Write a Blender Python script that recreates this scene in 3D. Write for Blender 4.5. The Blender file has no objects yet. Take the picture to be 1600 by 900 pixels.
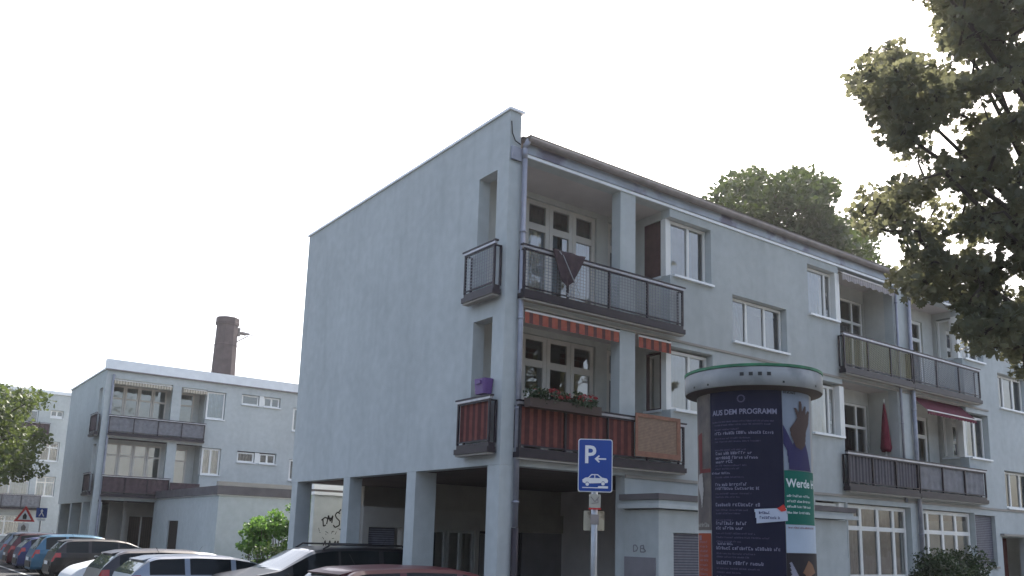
import bpy, math, random
from mathutils import Vector, Matrix
PI = math.pi
SC = bpy.context.scene
COL = SC.collection
# ---------------------------------------------------------------- camera, sky, sun, exposure
def camera():
    yaw, pit, rol = -0.631644, 0.1855, 0.02925
    cy, sy = math.cos(yaw), math.sin(yaw)
    f = Vector((-sy*math.cos(pit), cy*math.cos(pit), math.sin(pit)))
    r = Vector((cy, sy, 0)); u = r.cross(f)
    r2 = math.cos(rol)*r + math.sin(rol)*u
    u2 = -math.sin(rol)*r + math.cos(rol)*u
    m = Matrix((r2, u2, -f)).transposed().to_4x4()
    m.translation = (-8.534, -11.94, 1.8)
    cd = bpy.data.cameras.new('camera'); c = bpy.data.objects.new('camera', cd); COL.objects.link(c)
    c.matrix_world = m
    cd.sensor_width = 36; cd.lens = 1356/1600*36; cd.shift_y = 138/1600
    cd.clip_start = .1; cd.clip_end = 3000
    SC.camera = c
camera()
SUN_AZ, SUN_EL = math.radians(52), math.radians(47)      # azimuth clockwise from +Y
EXPOSURE = 1.6
SKY = 0.12
w = bpy.data.worlds.new("World"); SC.world = w; w.use_nodes = True
nt = w.node_tree; bg = nt.nodes['Background']
sky = nt.nodes.new('ShaderNodeTexSky'); sky.sky_type = 'NISHITA'; sky.sun_disc = False
sky.sun_elevation = SUN_EL; sky.sun_rotation = SUN_AZ
sky.air_density = 1.0; sky.dust_density = 5.0; sky.ozone_density = 1.0
hs = nt.nodes.new('ShaderNodeHueSaturation'); hs.inputs['Saturation'].default_value = .92   # thin veil of cloud
nt.links.new(sky.outputs[0], hs.inputs['Color'])
tcw = nt.nodes.new('ShaderNodeTexCoord'); nzw = nt.nodes.new('ShaderNodeTexNoise'); nzw.inputs['Scale'].default_value = 2.2
nzw.inputs['Detail'].default_value = 6; rpw = nt.nodes.new('ShaderNodeMapRange')
rpw.inputs[1].default_value = .42; rpw.inputs[2].default_value = .68; rpw.inputs[3].default_value = 0; rpw.inputs[4].default_value = .2
nt.links.new(tcw.outputs['Generated'], nzw.inputs['Vector']); nt.links.new(nzw.outputs[0], rpw.inputs[0])
mxw = nt.nodes.new('ShaderNodeMixRGB'); mxw.inputs[2].default_value = (8.5, 8.9, 9.4, 1)
nt.links.new(rpw.outputs[0], mxw.inputs[0]); nt.links.new(hs.outputs[0], mxw.inputs[1])
nt.links.new(mxw.outputs[0], bg.inputs[0]); bg.inputs[1].default_value = SKY
sd = bpy.data.lights.new('sun', 'SUN'); sd.energy = 3.2; sd.angle = math.radians(.6); sd.color = (1, .95, .86)
so = bpy.data.objects.new('sun', sd); COL.objects.link(so)
sv = Vector((math.sin(SUN_AZ)*math.cos(SUN_EL), math.cos(SUN_AZ)*math.cos(SUN_EL), math.sin(SUN_EL)))
so.rotation_euler = sv.to_track_quat('Z', 'Y').to_euler()
SC.view_settings.view_transform = 'Standard'; SC.view_settings.look = 'None'
SC.view_settings.exposure = EXPOSURE; SC.view_settings.gamma = 1; SC.view_settings.use_curve_mapping = False
SC.cycles.max_bounces = 8; SC.cycles.transparent_max_bounces = 12

# ---------------------------------------------------------------- materials
def mat(name, col, rough=.8, metal=0, spec=.4, nz=None, bump=None, col2=None, sc2=3, thr=(.45, .6), emit=0):
    m = bpy.data.materials.new(name); m.use_nodes = True; n = m.node_tree; b = n.nodes['Principled BSDF']
    b.inputs['Roughness'].default_value = rough; b.inputs['Metallic'].default_value = metal
    b.inputs['Specular IOR Level'].default_value = spec; b.inputs['Base Color'].default_value = (*col, 1)
    tc = n.nodes.new('ShaderNodeTexCoord')
    src = None
    if nz:      # (scale, amount)
        t = n.nodes.new('ShaderNodeTexNoise'); t.inputs['Scale'].default_value = nz[0]; t.inputs['Detail'].default_value = 8
        n.links.new(tc.outputs['Object'], t.inputs['Vector'])
        r = n.nodes.new('ShaderNodeMapRange'); r.inputs[1].default_value = .3; r.inputs[2].default_value = .7
        r.inputs[3].default_value = 1-nz[1]; r.inputs[4].default_value = 1+nz[1]
        n.links.new(t.outputs[0], r.inputs[0])
        v = n.nodes.new('ShaderNodeVectorMath'); v.operation = 'SCALE'; v.inputs[0].default_value = col
        n.links.new(r.outputs[0], v.inputs['Scale']); src = v.outputs[0]
    if col2:
        t = n.nodes.new('ShaderNodeTexNoise'); t.inputs['Scale'].default_value = sc2; t.inputs['Detail'].default_value = 6
        n.links.new(tc.outputs['Object'], t.inputs['Vector'])
        r = n.nodes.new('ShaderNodeMapRange'); r.inputs[1].default_value = thr[0]; r.inputs[2].default_value = thr[1]
        n.links.new(t.outputs[0], r.inputs[0])
        x = n.nodes.new('ShaderNodeMixRGB'); x.inputs[1].default_value = (*col, 1); x.inputs[2].default_value = (*col2, 1)
        n.links.new(r.outputs[0], x.inputs[0])
        if src: n.links.new(src, x.inputs[1])
        src = x.outputs[0]
    if src: n.links.new(src, b.inputs['Base Color'])
    if bump:    # (scale, strength)
        t = n.nodes.new('ShaderNodeTexNoise'); t.inputs['Scale'].default_value = bump[0]; t.inputs['Detail'].default_value = 6
        n.links.new(tc.outputs['Object'], t.inputs['Vector'])
        q = n.nodes.new('ShaderNodeBump'); q.inputs['Strength'].default_value = bump[1]; q.inputs['Distance'].default_value = .02
        n.links.new(t.outputs[0], q.inputs['Height']); n.links.new(q.outputs[0], b.inputs['Normal'])
    return m
def render_mat(name, col, streak=.10):
    """painted render: soft blotches, rain streaks with their own shape, fine grain"""
    m = mat(name, col, .9, spec=.2, bump=(60, .35)); n = m.node_tree; b = n.nodes['Principled BSDF']
    tc = n.nodes.new('ShaderNodeTexCoord')
    def noise(scale, det, vec=(1, 1, 1)):
        mp = n.nodes.new('ShaderNodeMapping'); mp.inputs['Scale'].default_value = vec
        n.links.new(tc.outputs['Object'], mp.inputs[0])
        t = n.nodes.new('ShaderNodeTexNoise'); t.inputs['Scale'].default_value = scale; t.inputs['Detail'].default_value = det
        n.links.new(mp.outputs[0], t.inputs['Vector']); return t.outputs[0]
    def rng(s, a, bb, c, d):
        r = n.nodes.new('ShaderNodeMapRange'); r.inputs[1].default_value = a; r.inputs[2].default_value = bb
        r.inputs[3].default_value = c; r.inputs[4].default_value = d; n.links.new(s, r.inputs[0]); return r.outputs[0]
    def mul(a, bb):
        q = n.nodes.new('ShaderNodeMath'); q.operation = 'MULTIPLY'; n.links.new(a, q.inputs[0]); n.links.new(bb, q.inputs[1]); return q.outputs[0]
    a = rng(noise(.7, 9), .32, .68, .945, 1.045)
    c = rng(noise(1.1, 8, (2.6, 2.6, .3)), .5, .8, 1.0, 1-streak*1.2)
    d = rng(noise(4.5, 10), .35, .68, .95, 1.05)
    k = mul(mul(a, c), d)
    v = n.nodes.new('ShaderNodeVectorMath'); v.operation = 'SCALE'; v.inputs[0].default_value = col
    n.links.new(k, v.inputs['Scale']); n.links.new(v.outputs[0], b.inputs['Base Color'])
    return m
def glass_mat(name, ior=2.1, tint=(.75, .8, .85)):
    m = bpy.data.materials.new(name); m.use_nodes = True; n = m.node_tree
    out = n.nodes['Material Output']; n.nodes.remove(n.nodes['Principled BSDF'])
    tr = n.nodes.new('ShaderNodeBsdfTransparent'); tr.inputs[0].default_value = (*tint, 1)
    gl = n.nodes.new('ShaderNodeBsdfGlossy'); gl.inputs['Roughness'].default_value = .03
    fr = n.nodes.new('ShaderNodeFresnel'); fr.inputs[0].default_value = ior
    tc = n.nodes.new('ShaderNodeTexCoord'); t = n.nodes.new('ShaderNodeTexNoise'); t.inputs['Scale'].default_value = 1.3
    bp = n.nodes.new('ShaderNodeBump'); bp.inputs['Strength'].default_value = .12; bp.inputs['Distance'].default_value = .05
    n.links.new(tc.outputs['Object'], t.inputs['Vector']); n.links.new(t.outputs[0], bp.inputs['Height'])
    n.links.new(bp.outputs[0], gl.inputs['Normal'])
    mx = n.nodes.new('ShaderNodeMixShader'); n.links.new(fr.outputs[0], mx.inputs[0])
    n.links.new(tr.outputs[0], mx.inputs[1]); n.links.new(gl.outputs[0], mx.inputs[2]); n.links.new(mx.outputs[0], out.inputs[0])
    return m
def stripes(name, ca, cb, scale, axis='X', rough=.9, sharp=.5, noise=0):
    """two-colour woven/printed stripes along an object axis"""
    m = mat(name, ca, rough, spec=.2); n = m.node_tree; b = n.nodes['Principled BSDF']
    tc = n.nodes.new('ShaderNodeTexCoord'); wv = n.nodes.new('ShaderNodeTexWave'); wv.bands_direction = axis
    wv.inputs['Scale'].default_value = scale; wv.inputs['Distortion'].default_value = noise
    n.links.new(tc.outputs['Object'], wv.inputs['Vector'])
    r = n.nodes.new('ShaderNodeMapRange'); r.inputs[1].default_value = sharp-.06; r.inputs[2].default_value = sharp+.06
    n.links.new(wv.outputs[1], r.inputs[0])
    x = n.nodes.new('ShaderNodeMixRGB'); x.inputs[1].default_value = (*ca, 1); x.inputs[2].default_value = (*cb, 1)
    n.links.new(r.outputs[0], x.inputs[0])
    t = n.nodes.new('ShaderNodeTexNoise'); t.inputs['Scale'].default_value = 12; n.links.new(tc.outputs['Object'], t.inputs['Vector'])
    q = n.nodes.new('ShaderNodeMapRange'); q.inputs[3].default_value = .7; q.inputs[4].default_value = 1.3
    n.links.new(t.outputs[0], q.inputs[0]); v = n.nodes.new('ShaderNodeVectorMath'); v.operation = 'SCALE'
    n.links.new(x.outputs[0], v.inputs[0]); n.links.new(q.outputs[0], v.inputs['Scale']); n.links.new(v.outputs[0], b.inputs['Base Color'])
    return m
def leaf_mat(name, col, tr=(.2, .3, .05), amt=.3):
    m = bpy.data.materials.new(name); m.use_nodes = True; n = m.node_tree; b = n.nodes['Principled BSDF']
    b.inputs['Roughness'].default_value = .55; b.inputs['Specular IOR Level'].default_value = .35
    tc = n.nodes.new('ShaderNodeTexCoord'); t = n.nodes.new('ShaderNodeTexNoise'); t.inputs['Scale'].default_value = 2.5
    n.links.new(tc.outputs['Object'], t.inputs['Vector'])
    q = n.nodes.new('ShaderNodeMapRange'); q.inputs[1].default_value = .3; q.inputs[2].default_value = .7; q.inputs[3].default_value = .6; q.inputs[4].default_value = 1.5
    n.links.new(t.outputs[0], q.inputs[0]); v = n.nodes.new('ShaderNodeVectorMath'); v.operation = 'SCALE'
    v.inputs[0].default_value = col; n.links.new(q.outputs[0], v.inputs['Scale']); n.links.new(v.outputs[0], b.inputs['Base Color'])
    tl = n.nodes.new('ShaderNodeBsdfTranslucent'); tl.inputs[0].default_value = (*tr, 1)
    mx = n.nodes.new('ShaderNodeMixShader'); mx.inputs[0].default_value = amt
    n.links.new(b.outputs[0], mx.inputs[1]); n.links.new(tl.outputs[0], mx.inputs[2]); n.links.new(mx.outputs[0], n.nodes['Material Output'].inputs[0])
    return m
M = dict(
 wall=render_mat('wall_render', (.43, .462, .47)), wall2=render_mat('pale_render', (.445, .475, .475), .06), wall3=render_mat('grey_render', (.52, .53, .51)),
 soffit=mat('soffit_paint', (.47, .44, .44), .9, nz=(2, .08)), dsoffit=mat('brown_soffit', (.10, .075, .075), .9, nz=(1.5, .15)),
 concrete=mat('concrete', (.30, .30, .29), .9, nz=(3, .15), bump=(30, .3)), fascia=mat('zinc_fascia', (.30, .33, .38), .5, .3, nz=(1.2, .22), col2=(.16, .15, .2), sc2=1.4, thr=(.55, .64)),
 gutter=mat('weathered_gutter', (.24, .22, .22), .6, .4, nz=(4, .2)), zinc=mat('zinc_pipe', (.28, .29, .34), .5, .5, nz=(5, .15)),
 coping=mat('coping_metal', (.72, .74, .76), .45, .2, nz=(2, .08)), white=mat('white_frame', (.72, .72, .70), .45, nz=(3, .05)),
 cream=mat('cream_wood_frame', (.60, .57, .53), .55, nz=(3, .08)), beige=mat('beige_paint', (.30, .28, .255), .8, nz=(2, .1)),
 steel=mat('dark_railing_steel', (.028, .021, .028), .45, .2, nz=(6, .2)), rail=mat('painted_handrail', (.40, .39, .42), .35, .5, nz=(8, .15)),
 curtain=mat('sky_tint_net_curtain', (.68, .76, .84), .95, nz=(4, .1)), brown=mat('brown_blind', (.085, .045, .045), .8, nz=(6, .2)),  # white curtain, blue of the sky light in the panes tinted into its colour
 dark=mat('dark_interior', (.03, .026, .03), .9), darkdoor=mat('dark_door', (.035, .032, .045), .5, nz=(3, .2)), greydoor=mat('grey_shopfront_panel', (.20, .19, .21), .6, nz=(2, .12)),
 shutter=stripes('roller_shutter_slats', (.16, .16, .19), (.07, .07, .09), 6.5, 'Z', .5), browndoor=stripes('brown_board_door', (.075, .055, .045), (.045, .035, .03), 3, 'X'),
 glass=glass_mat('window_glass', 2.9), reddoor=mat('red_brown_door', (.12, .045, .04), .6, nz=(3, .2)),
 mesh_grey=mat('railing_lattice', (.26, .27, .30), .5, .3), mesh_tan=mat('railing_lattice_tan', (.30, .28, .17), .6, .1),
 screen=stripes('red_brown_screen_cloth', (.165, .055, .048), (.075, .03, .03), 1.75, 'X', sharp=.42), screen_y=stripes('red_brown_screen_cloth_side', (.165, .055, .048), (.075, .03, .03), 1.75, 'Y', sharp=.42),
 greyscreen=stripes('grey_screen_cloth', (.13, .125, .14), (.055, .05, .06), 2.3, 'X', sharp=.5), reed=stripes('reed_mat', (.26, .185, .14), (.19, .13, .10), 11, 'Z', noise=1.5),
 pale_screen=mat('pale_grey_screen', (.17, .17, .185), .8, nz=(6, .2)), dark_screen=mat('dark_red_screen', (.075, .05, .055), .8, nz=(6, .3)), wood=mat('wood_edge', (.22, .105, .07), .7, nz=(8, .2)),
 awn_or=stripes('orange_stripe_awning', (.31, .09, .065), (.10, .05, .05), 1.45, 'X', sharp=.68), awn_be=stripes('beige_stripe_awning', (.50, .45, .36), (.30, .27, .22), 2.4, 'X'),
 awn_gr=stripes('grey_stripe_awning', (.34, .31, .31), (.26, .24, .25), 3.2, 'X'), awn_rd=stripes('crimson_stripe_awning', (.15, .035, .05), (.075, .02, .035), 2.6, 'X'),
 asphalt=mat('asphalt', (.055, .055, .058), .9, nz=(1.5, .15), bump=(120, .4), col2=(.04, .04, .042), sc2=.4), paving=mat('paving', (.22, .215, .20), .9, nz=(6, .12), bump=(20, .3)),
 kerb=mat('kerb_stone', (.30, .30, .29), .85, nz=(8, .12)), line=mat('road_paint', (.55, .55, .53), .8, nz=(10, .2)),
 brick=mat('chimney_brick', (.075, .055, .06), .9, nz=(1.5, .2), bump=(6, .5)), galv=mat('galvanised_steel', (.33, .35, .38), .45, .6, nz=(10, .12)),
 signblue=mat('sign_blue', (.010, .05, .27), .35, nz=(3, .06)), signwhite=mat('sign_white', (.66, .68, .70), .4), signred=mat('sign_red', (.45, .03, .03), .4),
 blackp=mat('black_paint', (.02, .02, .022), .5),
 tar=mat('tarred_roof_edge', (.11, .10, .105), .8, nz=(2, .2)), soil=mat('soil', (.05, .04, .03), .95), purple=mat('purple_plastic', (.12, .06, .20), .4),
 cloth=mat('dark_cloth', (.045, .028, .035), .95, nz=(8, .25), bump=(20, .4)), bark=mat('bark', (.055, .045, .04), .95, nz=(4, .25), bump=(12, .8)),
 flower=mat('geranium_red', (.30, .03, .035), .7), planter=mat('brown_planter', (.06, .04, .035), .7), umb=mat('crimson_parasol_cloth', (.17, .025, .045), .9, nz=(5, .2)),
 leafA=leaf_mat('maple_leaf', (.048, .058, .042), (.24, .24, .13), .38), leafB=leaf_mat('linden_leaf', (.038, .05, .025), (.10, .14, .035), .22),
 leafC=leaf_mat('street_tree_leaf', (.05, .068, .03), (.15, .2, .05), .28), leafD=leaf_mat('bright_shrub_leaf', (.075, .14, .04), (.18, .34, .06), .35),
 leafE=leaf_mat('dark_shrub_leaf', (.032, .048, .026), (.06, .1, .03), .2), leafH=leaf_mat('hedge_leaf', (.05, .075, .03), (.1, .16, .04), .25),
)
# ---------------------------------------------------------------- builders
class MB:
    def __init__(s): s.v = []; s.f = []; s.m = []; s.cur = 0
    def add(s, vs, fs):
        o = len(s.v); s.v += [tuple(p) for p in vs]; s.f += [tuple(i+o for i in f) for f in fs]; s.m += [s.cur]*len(fs); return s
    def quad(s, *p): return s.add(p, [tuple(range(len(p)))])
    def box(s, x0, x1, y0, y1, z0, z1):
        if x0 > x1: x0, x1 = x1, x0
        if y0 > y1: y0, y1 = y1, y0
        if z0 > z1: z0, z1 = z1, z0
        return s.add([(x0,y0,z0),(x1,y0,z0),(x1,y1,z0),(x0,y1,z0),(x0,y0,z1),(x1,y0,z1),(x1,y1,z1),(x0,y1,z1)],
                     [(0,3,2,1),(4,5,6,7),(0,1,5,4),(1,2,6,5),(2,3,7,6),(3,0,4,7)])
    def tube(s, p, q, r, n=8, r2=None):
        p = Vector(p); q = Vector(q); d = (q-p).normalized(); r2 = r if r2 is None else r2
        a = d.orthogonal().normalized(); b = d.cross(a); vs = []
        for k in range(n):
            t = 2*PI*k/n; e = a*math.cos(t)+b*math.sin(t); vs += [p+e*r, q+e*r2]
        fs = [(2*k, 2*((k+1) % n), 2*((k+1) % n)+1, 2*k+1) for k in range(n)]
        fs += [tuple(2*k for k in range(n))[::-1], tuple(2*k+1 for k in range(n))]
        return s.add(vs, fs)
    def path(s, pts, rs, n=8):
        for i in range(len(pts)-1): s.tube(pts[i], pts[i+1], rs[i], n, rs[i+1])
        return s
    def lathe(s, c, prof, n=48, a0=0, a1=2*PI):
        cx, cy, cz = c; full = abs(a1-a0-2*PI) < 1e-6; k = n if full else n+1; vs = []
        for r, z in prof:
            for i in range(k):
                t = a0+(a1-a0)*i/n; vs.append((cx+r*math.cos(t), cy+r*math.sin(t), cz+z))
        fs = []
        for j in range(len(prof)-1):
            for i in range(n):
                i2 = (i+1) % k; fs.append((j*k+i, j*k+i2, (j+1)*k+i2, (j+1)*k+i))
        return s.add(vs, fs)
    def prism(s, poly, fn, d0, d1):
        """poly in (u,v); fn(u,d,v)->xyz"""
        n = len(poly); vs = [fn(u, d0, v) for u, v in poly]+[fn(u, d1, v) for u, v in poly]
        return s.add(vs, [tuple(range(n)), tuple(range(2*n-1, n-1, -1))]+[(i, (i+1) % n+0, (i+1) % n+n, i+n) for i in range(n)])
    def build(s, name, mats, parent=None, smooth=False, loc=None):
        me = bpy.data.meshes.new(name); me.from_pydata(s.v, [], s.f)
        if not isinstance(mats, (list, tuple)): mats = [mats]
        for m in mats: me.materials.append(m)
        if len(mats) > 1: me.polygons.foreach_set('material_index', s.m)
        if smooth: me.polygons.foreach_set('use_smooth', [True]*len(me.polygons))
        me.update()
        o = bpy.data.objects.new(name, me); COL.objects.link(o)
        if parent: o.parent = parent
        if loc: o.location = loc
        return o
def tag(o, label=None, cat=None, group=None, kind=None):
    if label: o['label'] = label
    if cat: o['category'] = cat
    if group: o['group'] = group
    if kind: o['kind'] = kind
    return o
def empty(name, loc=(0, 0, 0), rz=0, label=None, cat=None, group=None):
    o = bpy.data.objects.new(name, None); COL.objects.link(o); o.location = loc; o.rotation_euler = (0, 0, rz); o.empty_display_size = .3
    return tag(o, label, cat, group)
def copy_tree(o, parent=None):
    c = o.copy(); COL.objects.link(c); c.parent = parent
    for ch in list(o.children): copy_tree(ch, c)
    return c
def axf(axis, c):
    if axis == 'y': return lambda u, d, v: (u, c+d, v)
    if axis == 'x': return lambda u, d, v: (c+d, u, v)
def wall(mb, axis, c, th, u0, u1, v0, v1, holes=()):
    """one wall slab with openings; outer face at c, thickness th inward, no overlapping faces"""
    fn = axf(axis, c)
    us = sorted({u0, u1} | {min(max(h[0], u0), u1) for h in holes} | {min(max(h[1], u0), u1) for h in holes})
    vs = sorted({v0, v1} | {min(max(h[2], v0), v1) for h in holes} | {min(max(h[3], v0), v1) for h in holes})
    def solid(i, j):
        if i < 0 or j < 0 or i >= len(us)-1 or j >= len(vs)-1: return False
        a, b = (us[i]+us[i+1])/2, (vs[j]+vs[j+1])/2
        return not any(h[0] < a < h[1] and h[2] < b < h[3] for h in holes)
    Q = lambda *p: mb.quad(*[fn(*q) for q in p])
    for i in range(len(us)-1):
        for j in range(len(vs)-1):
            if not solid(i, j): continue
            a, b, p, q = us[i], us[i+1], vs[j], vs[j+1]
            Q((a,0,p),(b,0,p),(b,0,q),(a,0,q)); Q((a,th,p),(a,th,q),(b,th,q),(b,th,p))
            if not solid(i-1, j): Q((a,0,p),(a,0,q),(a,th,q),(a,th,p))
            if not solid(i+1, j): Q((b,0,p),(b,th,p),(b,th,q),(b,0,q))
            if not solid(i, j-1): Q((a,0,p),(a,th,p),(b,th,p),(b,0,p))
            if not solid(i, j+1): Q((a,0,q),(b,0,q),(b,th,q),(a,th,q))
    return mb
def window(parent, axis, c, u0, u1, v0, v1, us=(), vs=(), frame='white', curtain=None, sill=True, fw=.06, name='window', tilt=None, blind=None, mw=None):
    """frame set at depth c: frame mesh, glass and curtain as sub-parts"""
    fn = axf(axis, c); mb = MB(); mw = mw or fw*1.15
    def B(a, b, d0, d1, p, q):
        A = fn(a, d0, p); Z = fn(b, d1, q); mb.box(A[0], Z[0], A[1], Z[1], A[2], Z[2])
    B(u0, u0+fw, 0, .07, v0, v1); B(u1-fw, u1, 0, .07, v0, v1)
    B(u0+fw, u1-fw, 0, .07, v0, v0+fw); B(u0+fw, u1-fw, 0, .07, v1-fw, v1)
    for u in us: B(u-mw/2, u+mw/2, .003, .066, v0+fw, v1-fw)
    for v in vs: B(u0+fw, u1-fw, .006, .062, v-mw/2, v+mw/2)
    o = mb.build(name, M[frame], parent)
    g = MB(); g.quad(fn(u0+.02, .035, v0+.02), fn(u1-.02, .035, v0+.02), fn(u1-.02, .035, v1-.02), fn(u0+.02, .035, v1-.02)); g.build('pane', M['glass'], o)
    for cu in (curtain or []):      # (a,b,v0,v1,material)
        a, b, p, q, mm = cu; n = max(6, int(abs(b-a)/.05)); k = MB()
        vv = []
        for i in range(n+1):
            u = a+(b-a)*i/n; d = .13+.018*math.sin(i*1.9)+.008*math.sin(i*.7)
            vv += [fn(u, d, p), fn(u, d, q)]
        k.add(vv, [(2*i, 2*i+2, 2*i+3, 2*i+1) for i in range(n)]); k.build('curtain' if mm == 'curtain' else 'blind', M[mm], o)  # 'dark' ones are no blinds: dark sheets painted for the unlit room
    if sill:
        s = MB(); A = fn(u0-.05, -.22 if c > .1 or axis == 'x' else -.16, v0-.05); Z = fn(u1+.05, .02, v0-.004)
        if sill is not True: A = fn(u0-.05, -sill, v0-.05)
        s.box(A[0], Z[0], A[1], Z[1], A[2], Z[2]); s.build('window_sill', M['coping'], o)
    if tilt:    # casement tilted inward at the top: (a,b)
        a, b = tilt; t = MB(); hh = v1-v0-.08; L = .16
        for (x0, x1, y0, y1) in ((a, a+.06, 0, hh), (b-.06, b, 0, hh), (a+.06, b-.06, 0, .06), (a+.06, b-.06, hh-.06, hh)):
            vs8 = [fn(u, d+.075+L*y/hh, v0+.04+y) for d in (0, .05) for u, y in ((x0, y0), (x1, y0), (x1, y1), (x0, y1))]
            t.add(vs8, [(0,1,2,3),(7,6,5,4),(0,4,5,1),(1,5,6,2),(2,6,7,3),(3,7,4,0)])
        sa = t.build('tilted_sash', M[frame], o)
    return o
def lattice(mb, fn, u0, u1, v0, v1, pu=.075, pv=.06, r=.0042, slope=0):
    """expanded-metal like infill; bars as thin strips with thickness"""
    def bar(a, b, p, q, hor):
        e = r
        if hor: pts = [(a, p-e), (b, q-e), (b, q+e), (a, p+e)]
        else: pts = [(a-e, p), (a+e, p), (b+e, q), (b-e, q)]
        mb.prism(pts, fn, -.004, .004)
    n = int((u1-u0)/pu)
    for i in range(1, n): u = u0+(u1-u0)*i/n; bar(u, u, v0, v1, False)
    if slope == 0:
        n = int((v1-v0)/pv)
        for i in range(1, n): v = v0+(v1-v0)*i/n; bar(u0, u1, v, v, True)
    else:
        k = v0-abs(slope)*(u1-u0); kmax = v1+abs(slope)*(u1-u0)
        while k < kmax:         # line v = k + slope*(u-u0), clipped to the panel
            t0, t1 = sorted(((v0-k)/slope+u0, (v1-k)/slope+u0)); ua, ub = max(u0, t0), min(u1, t1)
            if ub > ua+.01: bar(ua, ub, k+slope*(ua-u0), k+slope*(ub-u0), True)
            k += pv
def balcony(parent, axis, c, u0, u1, vb, vt, posts=5, infill=None, slope=0, lat='mesh_grey', depth=.16, base_h=.17):
    """steel-framed balcony front on slab edge: base channel + posts; handrail and infill panels as sub-parts. c = front plane (outside)"""
    fn = axf(axis, c); mb = MB()
    def B(m, a, b, d0, d1, p, q):
        A = fn(a, d0, p); Z = fn(b, d1, q); m.box(A[0], Z[0], A[1], Z[1], A[2], Z[2])
    B(mb, u0-.02, u1+.02, -.02, depth, vb, vb+base_h*.55); B(mb, u0, u1, .02, depth-.01, vb+base_h*.55, vb+base_h)
    for k in range(posts+1):
        u = u0+(u1-u0)*k/posts
        a = min(max(u-.018, u0), u1-.036); B(mb, a, a+.036, .01, .05, vb+base_h, vt-.09)
    B(mb, u0+.036, u1-.036, .015, .04, vt-.12, vt-.09); B(mb, u0+.036, u1-.036, .015, .04, vb+base_h+.03, vb+base_h+.055)
    for u in (u0, u1-.036):         # returns to the wall
        B(mb, u, u+.036, .055, depth+.02, vt-.115, vt-.09); B(mb, u, u+.03, depth-.02, depth+.02, vb+base_h, vt-.09)
    o = mb.build('balcony', M['steel'], parent)
    h = MB(); B(h, u0-.03, u1+.03, .0, .06, vt-.085, vt-.045); h.build('handrail', M['rail'], o)
    h = MB(); B(h, u0-.05, u1+.05, -.01, .07, vt-.04, vt-.012); h.build('top_rail', M['steel'], o)
    s = MB(); B(s, u0, u1, .0, depth-.03, vb-.035, vb-.004); s.build('drip_edge', M['beige'], o)
    if infill is None or infill == 'lattice':
        l = MB(); lattice(l, lambda u, d, v: fn(u, d+.03, v), u0+.03, u1-.03, vb+base_h+.05, vt-.11, slope=slope); l.build('lattice_panel', M[lat], o)
    else:
        for (a, b, mm) in infill:
            if mm.startswith('lat'):
                l = MB(); lattice(l, lambda u, d, v: fn(u, d+.03, v), a, b, vb+base_h+.05, vt-.11, slope=slope); l.build('lattice_panel', M[lat], o); continue
            l = MB(); n = max(2, int((b-a)/.045)); vv = []
            for i in range(n+1):
                u = a+(b-a)*i/n; d = .055+.006*math.sin(u*21)
                vv += [fn(u, d, vb+base_h+.04), fn(u, d, vt-.10)]
            l.add(vv, [(2*i, 2*i+2, 2*i+3, 2*i+1) for i in range(n)])
            vv = [(p[0]+(0.006 if axis == 'x' else 0), p[1]+(.006 if axis == 'y' else 0), p[2]) for p in vv]
            l.add(vv, [(2*i, 2*i+1, 2*i+3, 2*i+2) for i in range(n)])
            l.build('privacy_screen', M[mm], o)
    return o
def awning(parent, c, u0, u1, vt, drop, out, m, scallop=.12, val=.2):
    """roller awning: sloping cloth and a valance with a scalloped hem"""
    mb = MB(); n = max(8, int((u1-u0)/.05)); fr = []
    for i in range(n+1):
        u = u0+(u1-u0)*i/n
        e = val*(1-.25*abs(math.sin(PI*(u-u0)/scallop))) if scallop else val
        fr.append([(u, c, vt), (u, c-out, vt-drop), (u, c-out-.005, vt-drop-(val-e)*-1-val)])
    for i in range(n):
        a, b = fr[i], fr[i+1]; mb.quad(a[0], b[0], b[1], a[1]); mb.quad(a[1], b[1], b[2], a[2])
    o = mb.build('awning', M[m], parent)
    t = MB(); t.tube((u0, c-out, vt-drop), (u1, c-out, vt-drop), .018); t.tube((u0, c-.02, vt+.03), (u1, c-.02, vt+.03), .045); t.build('awning_roller', M['white'], o)
    return o
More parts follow.
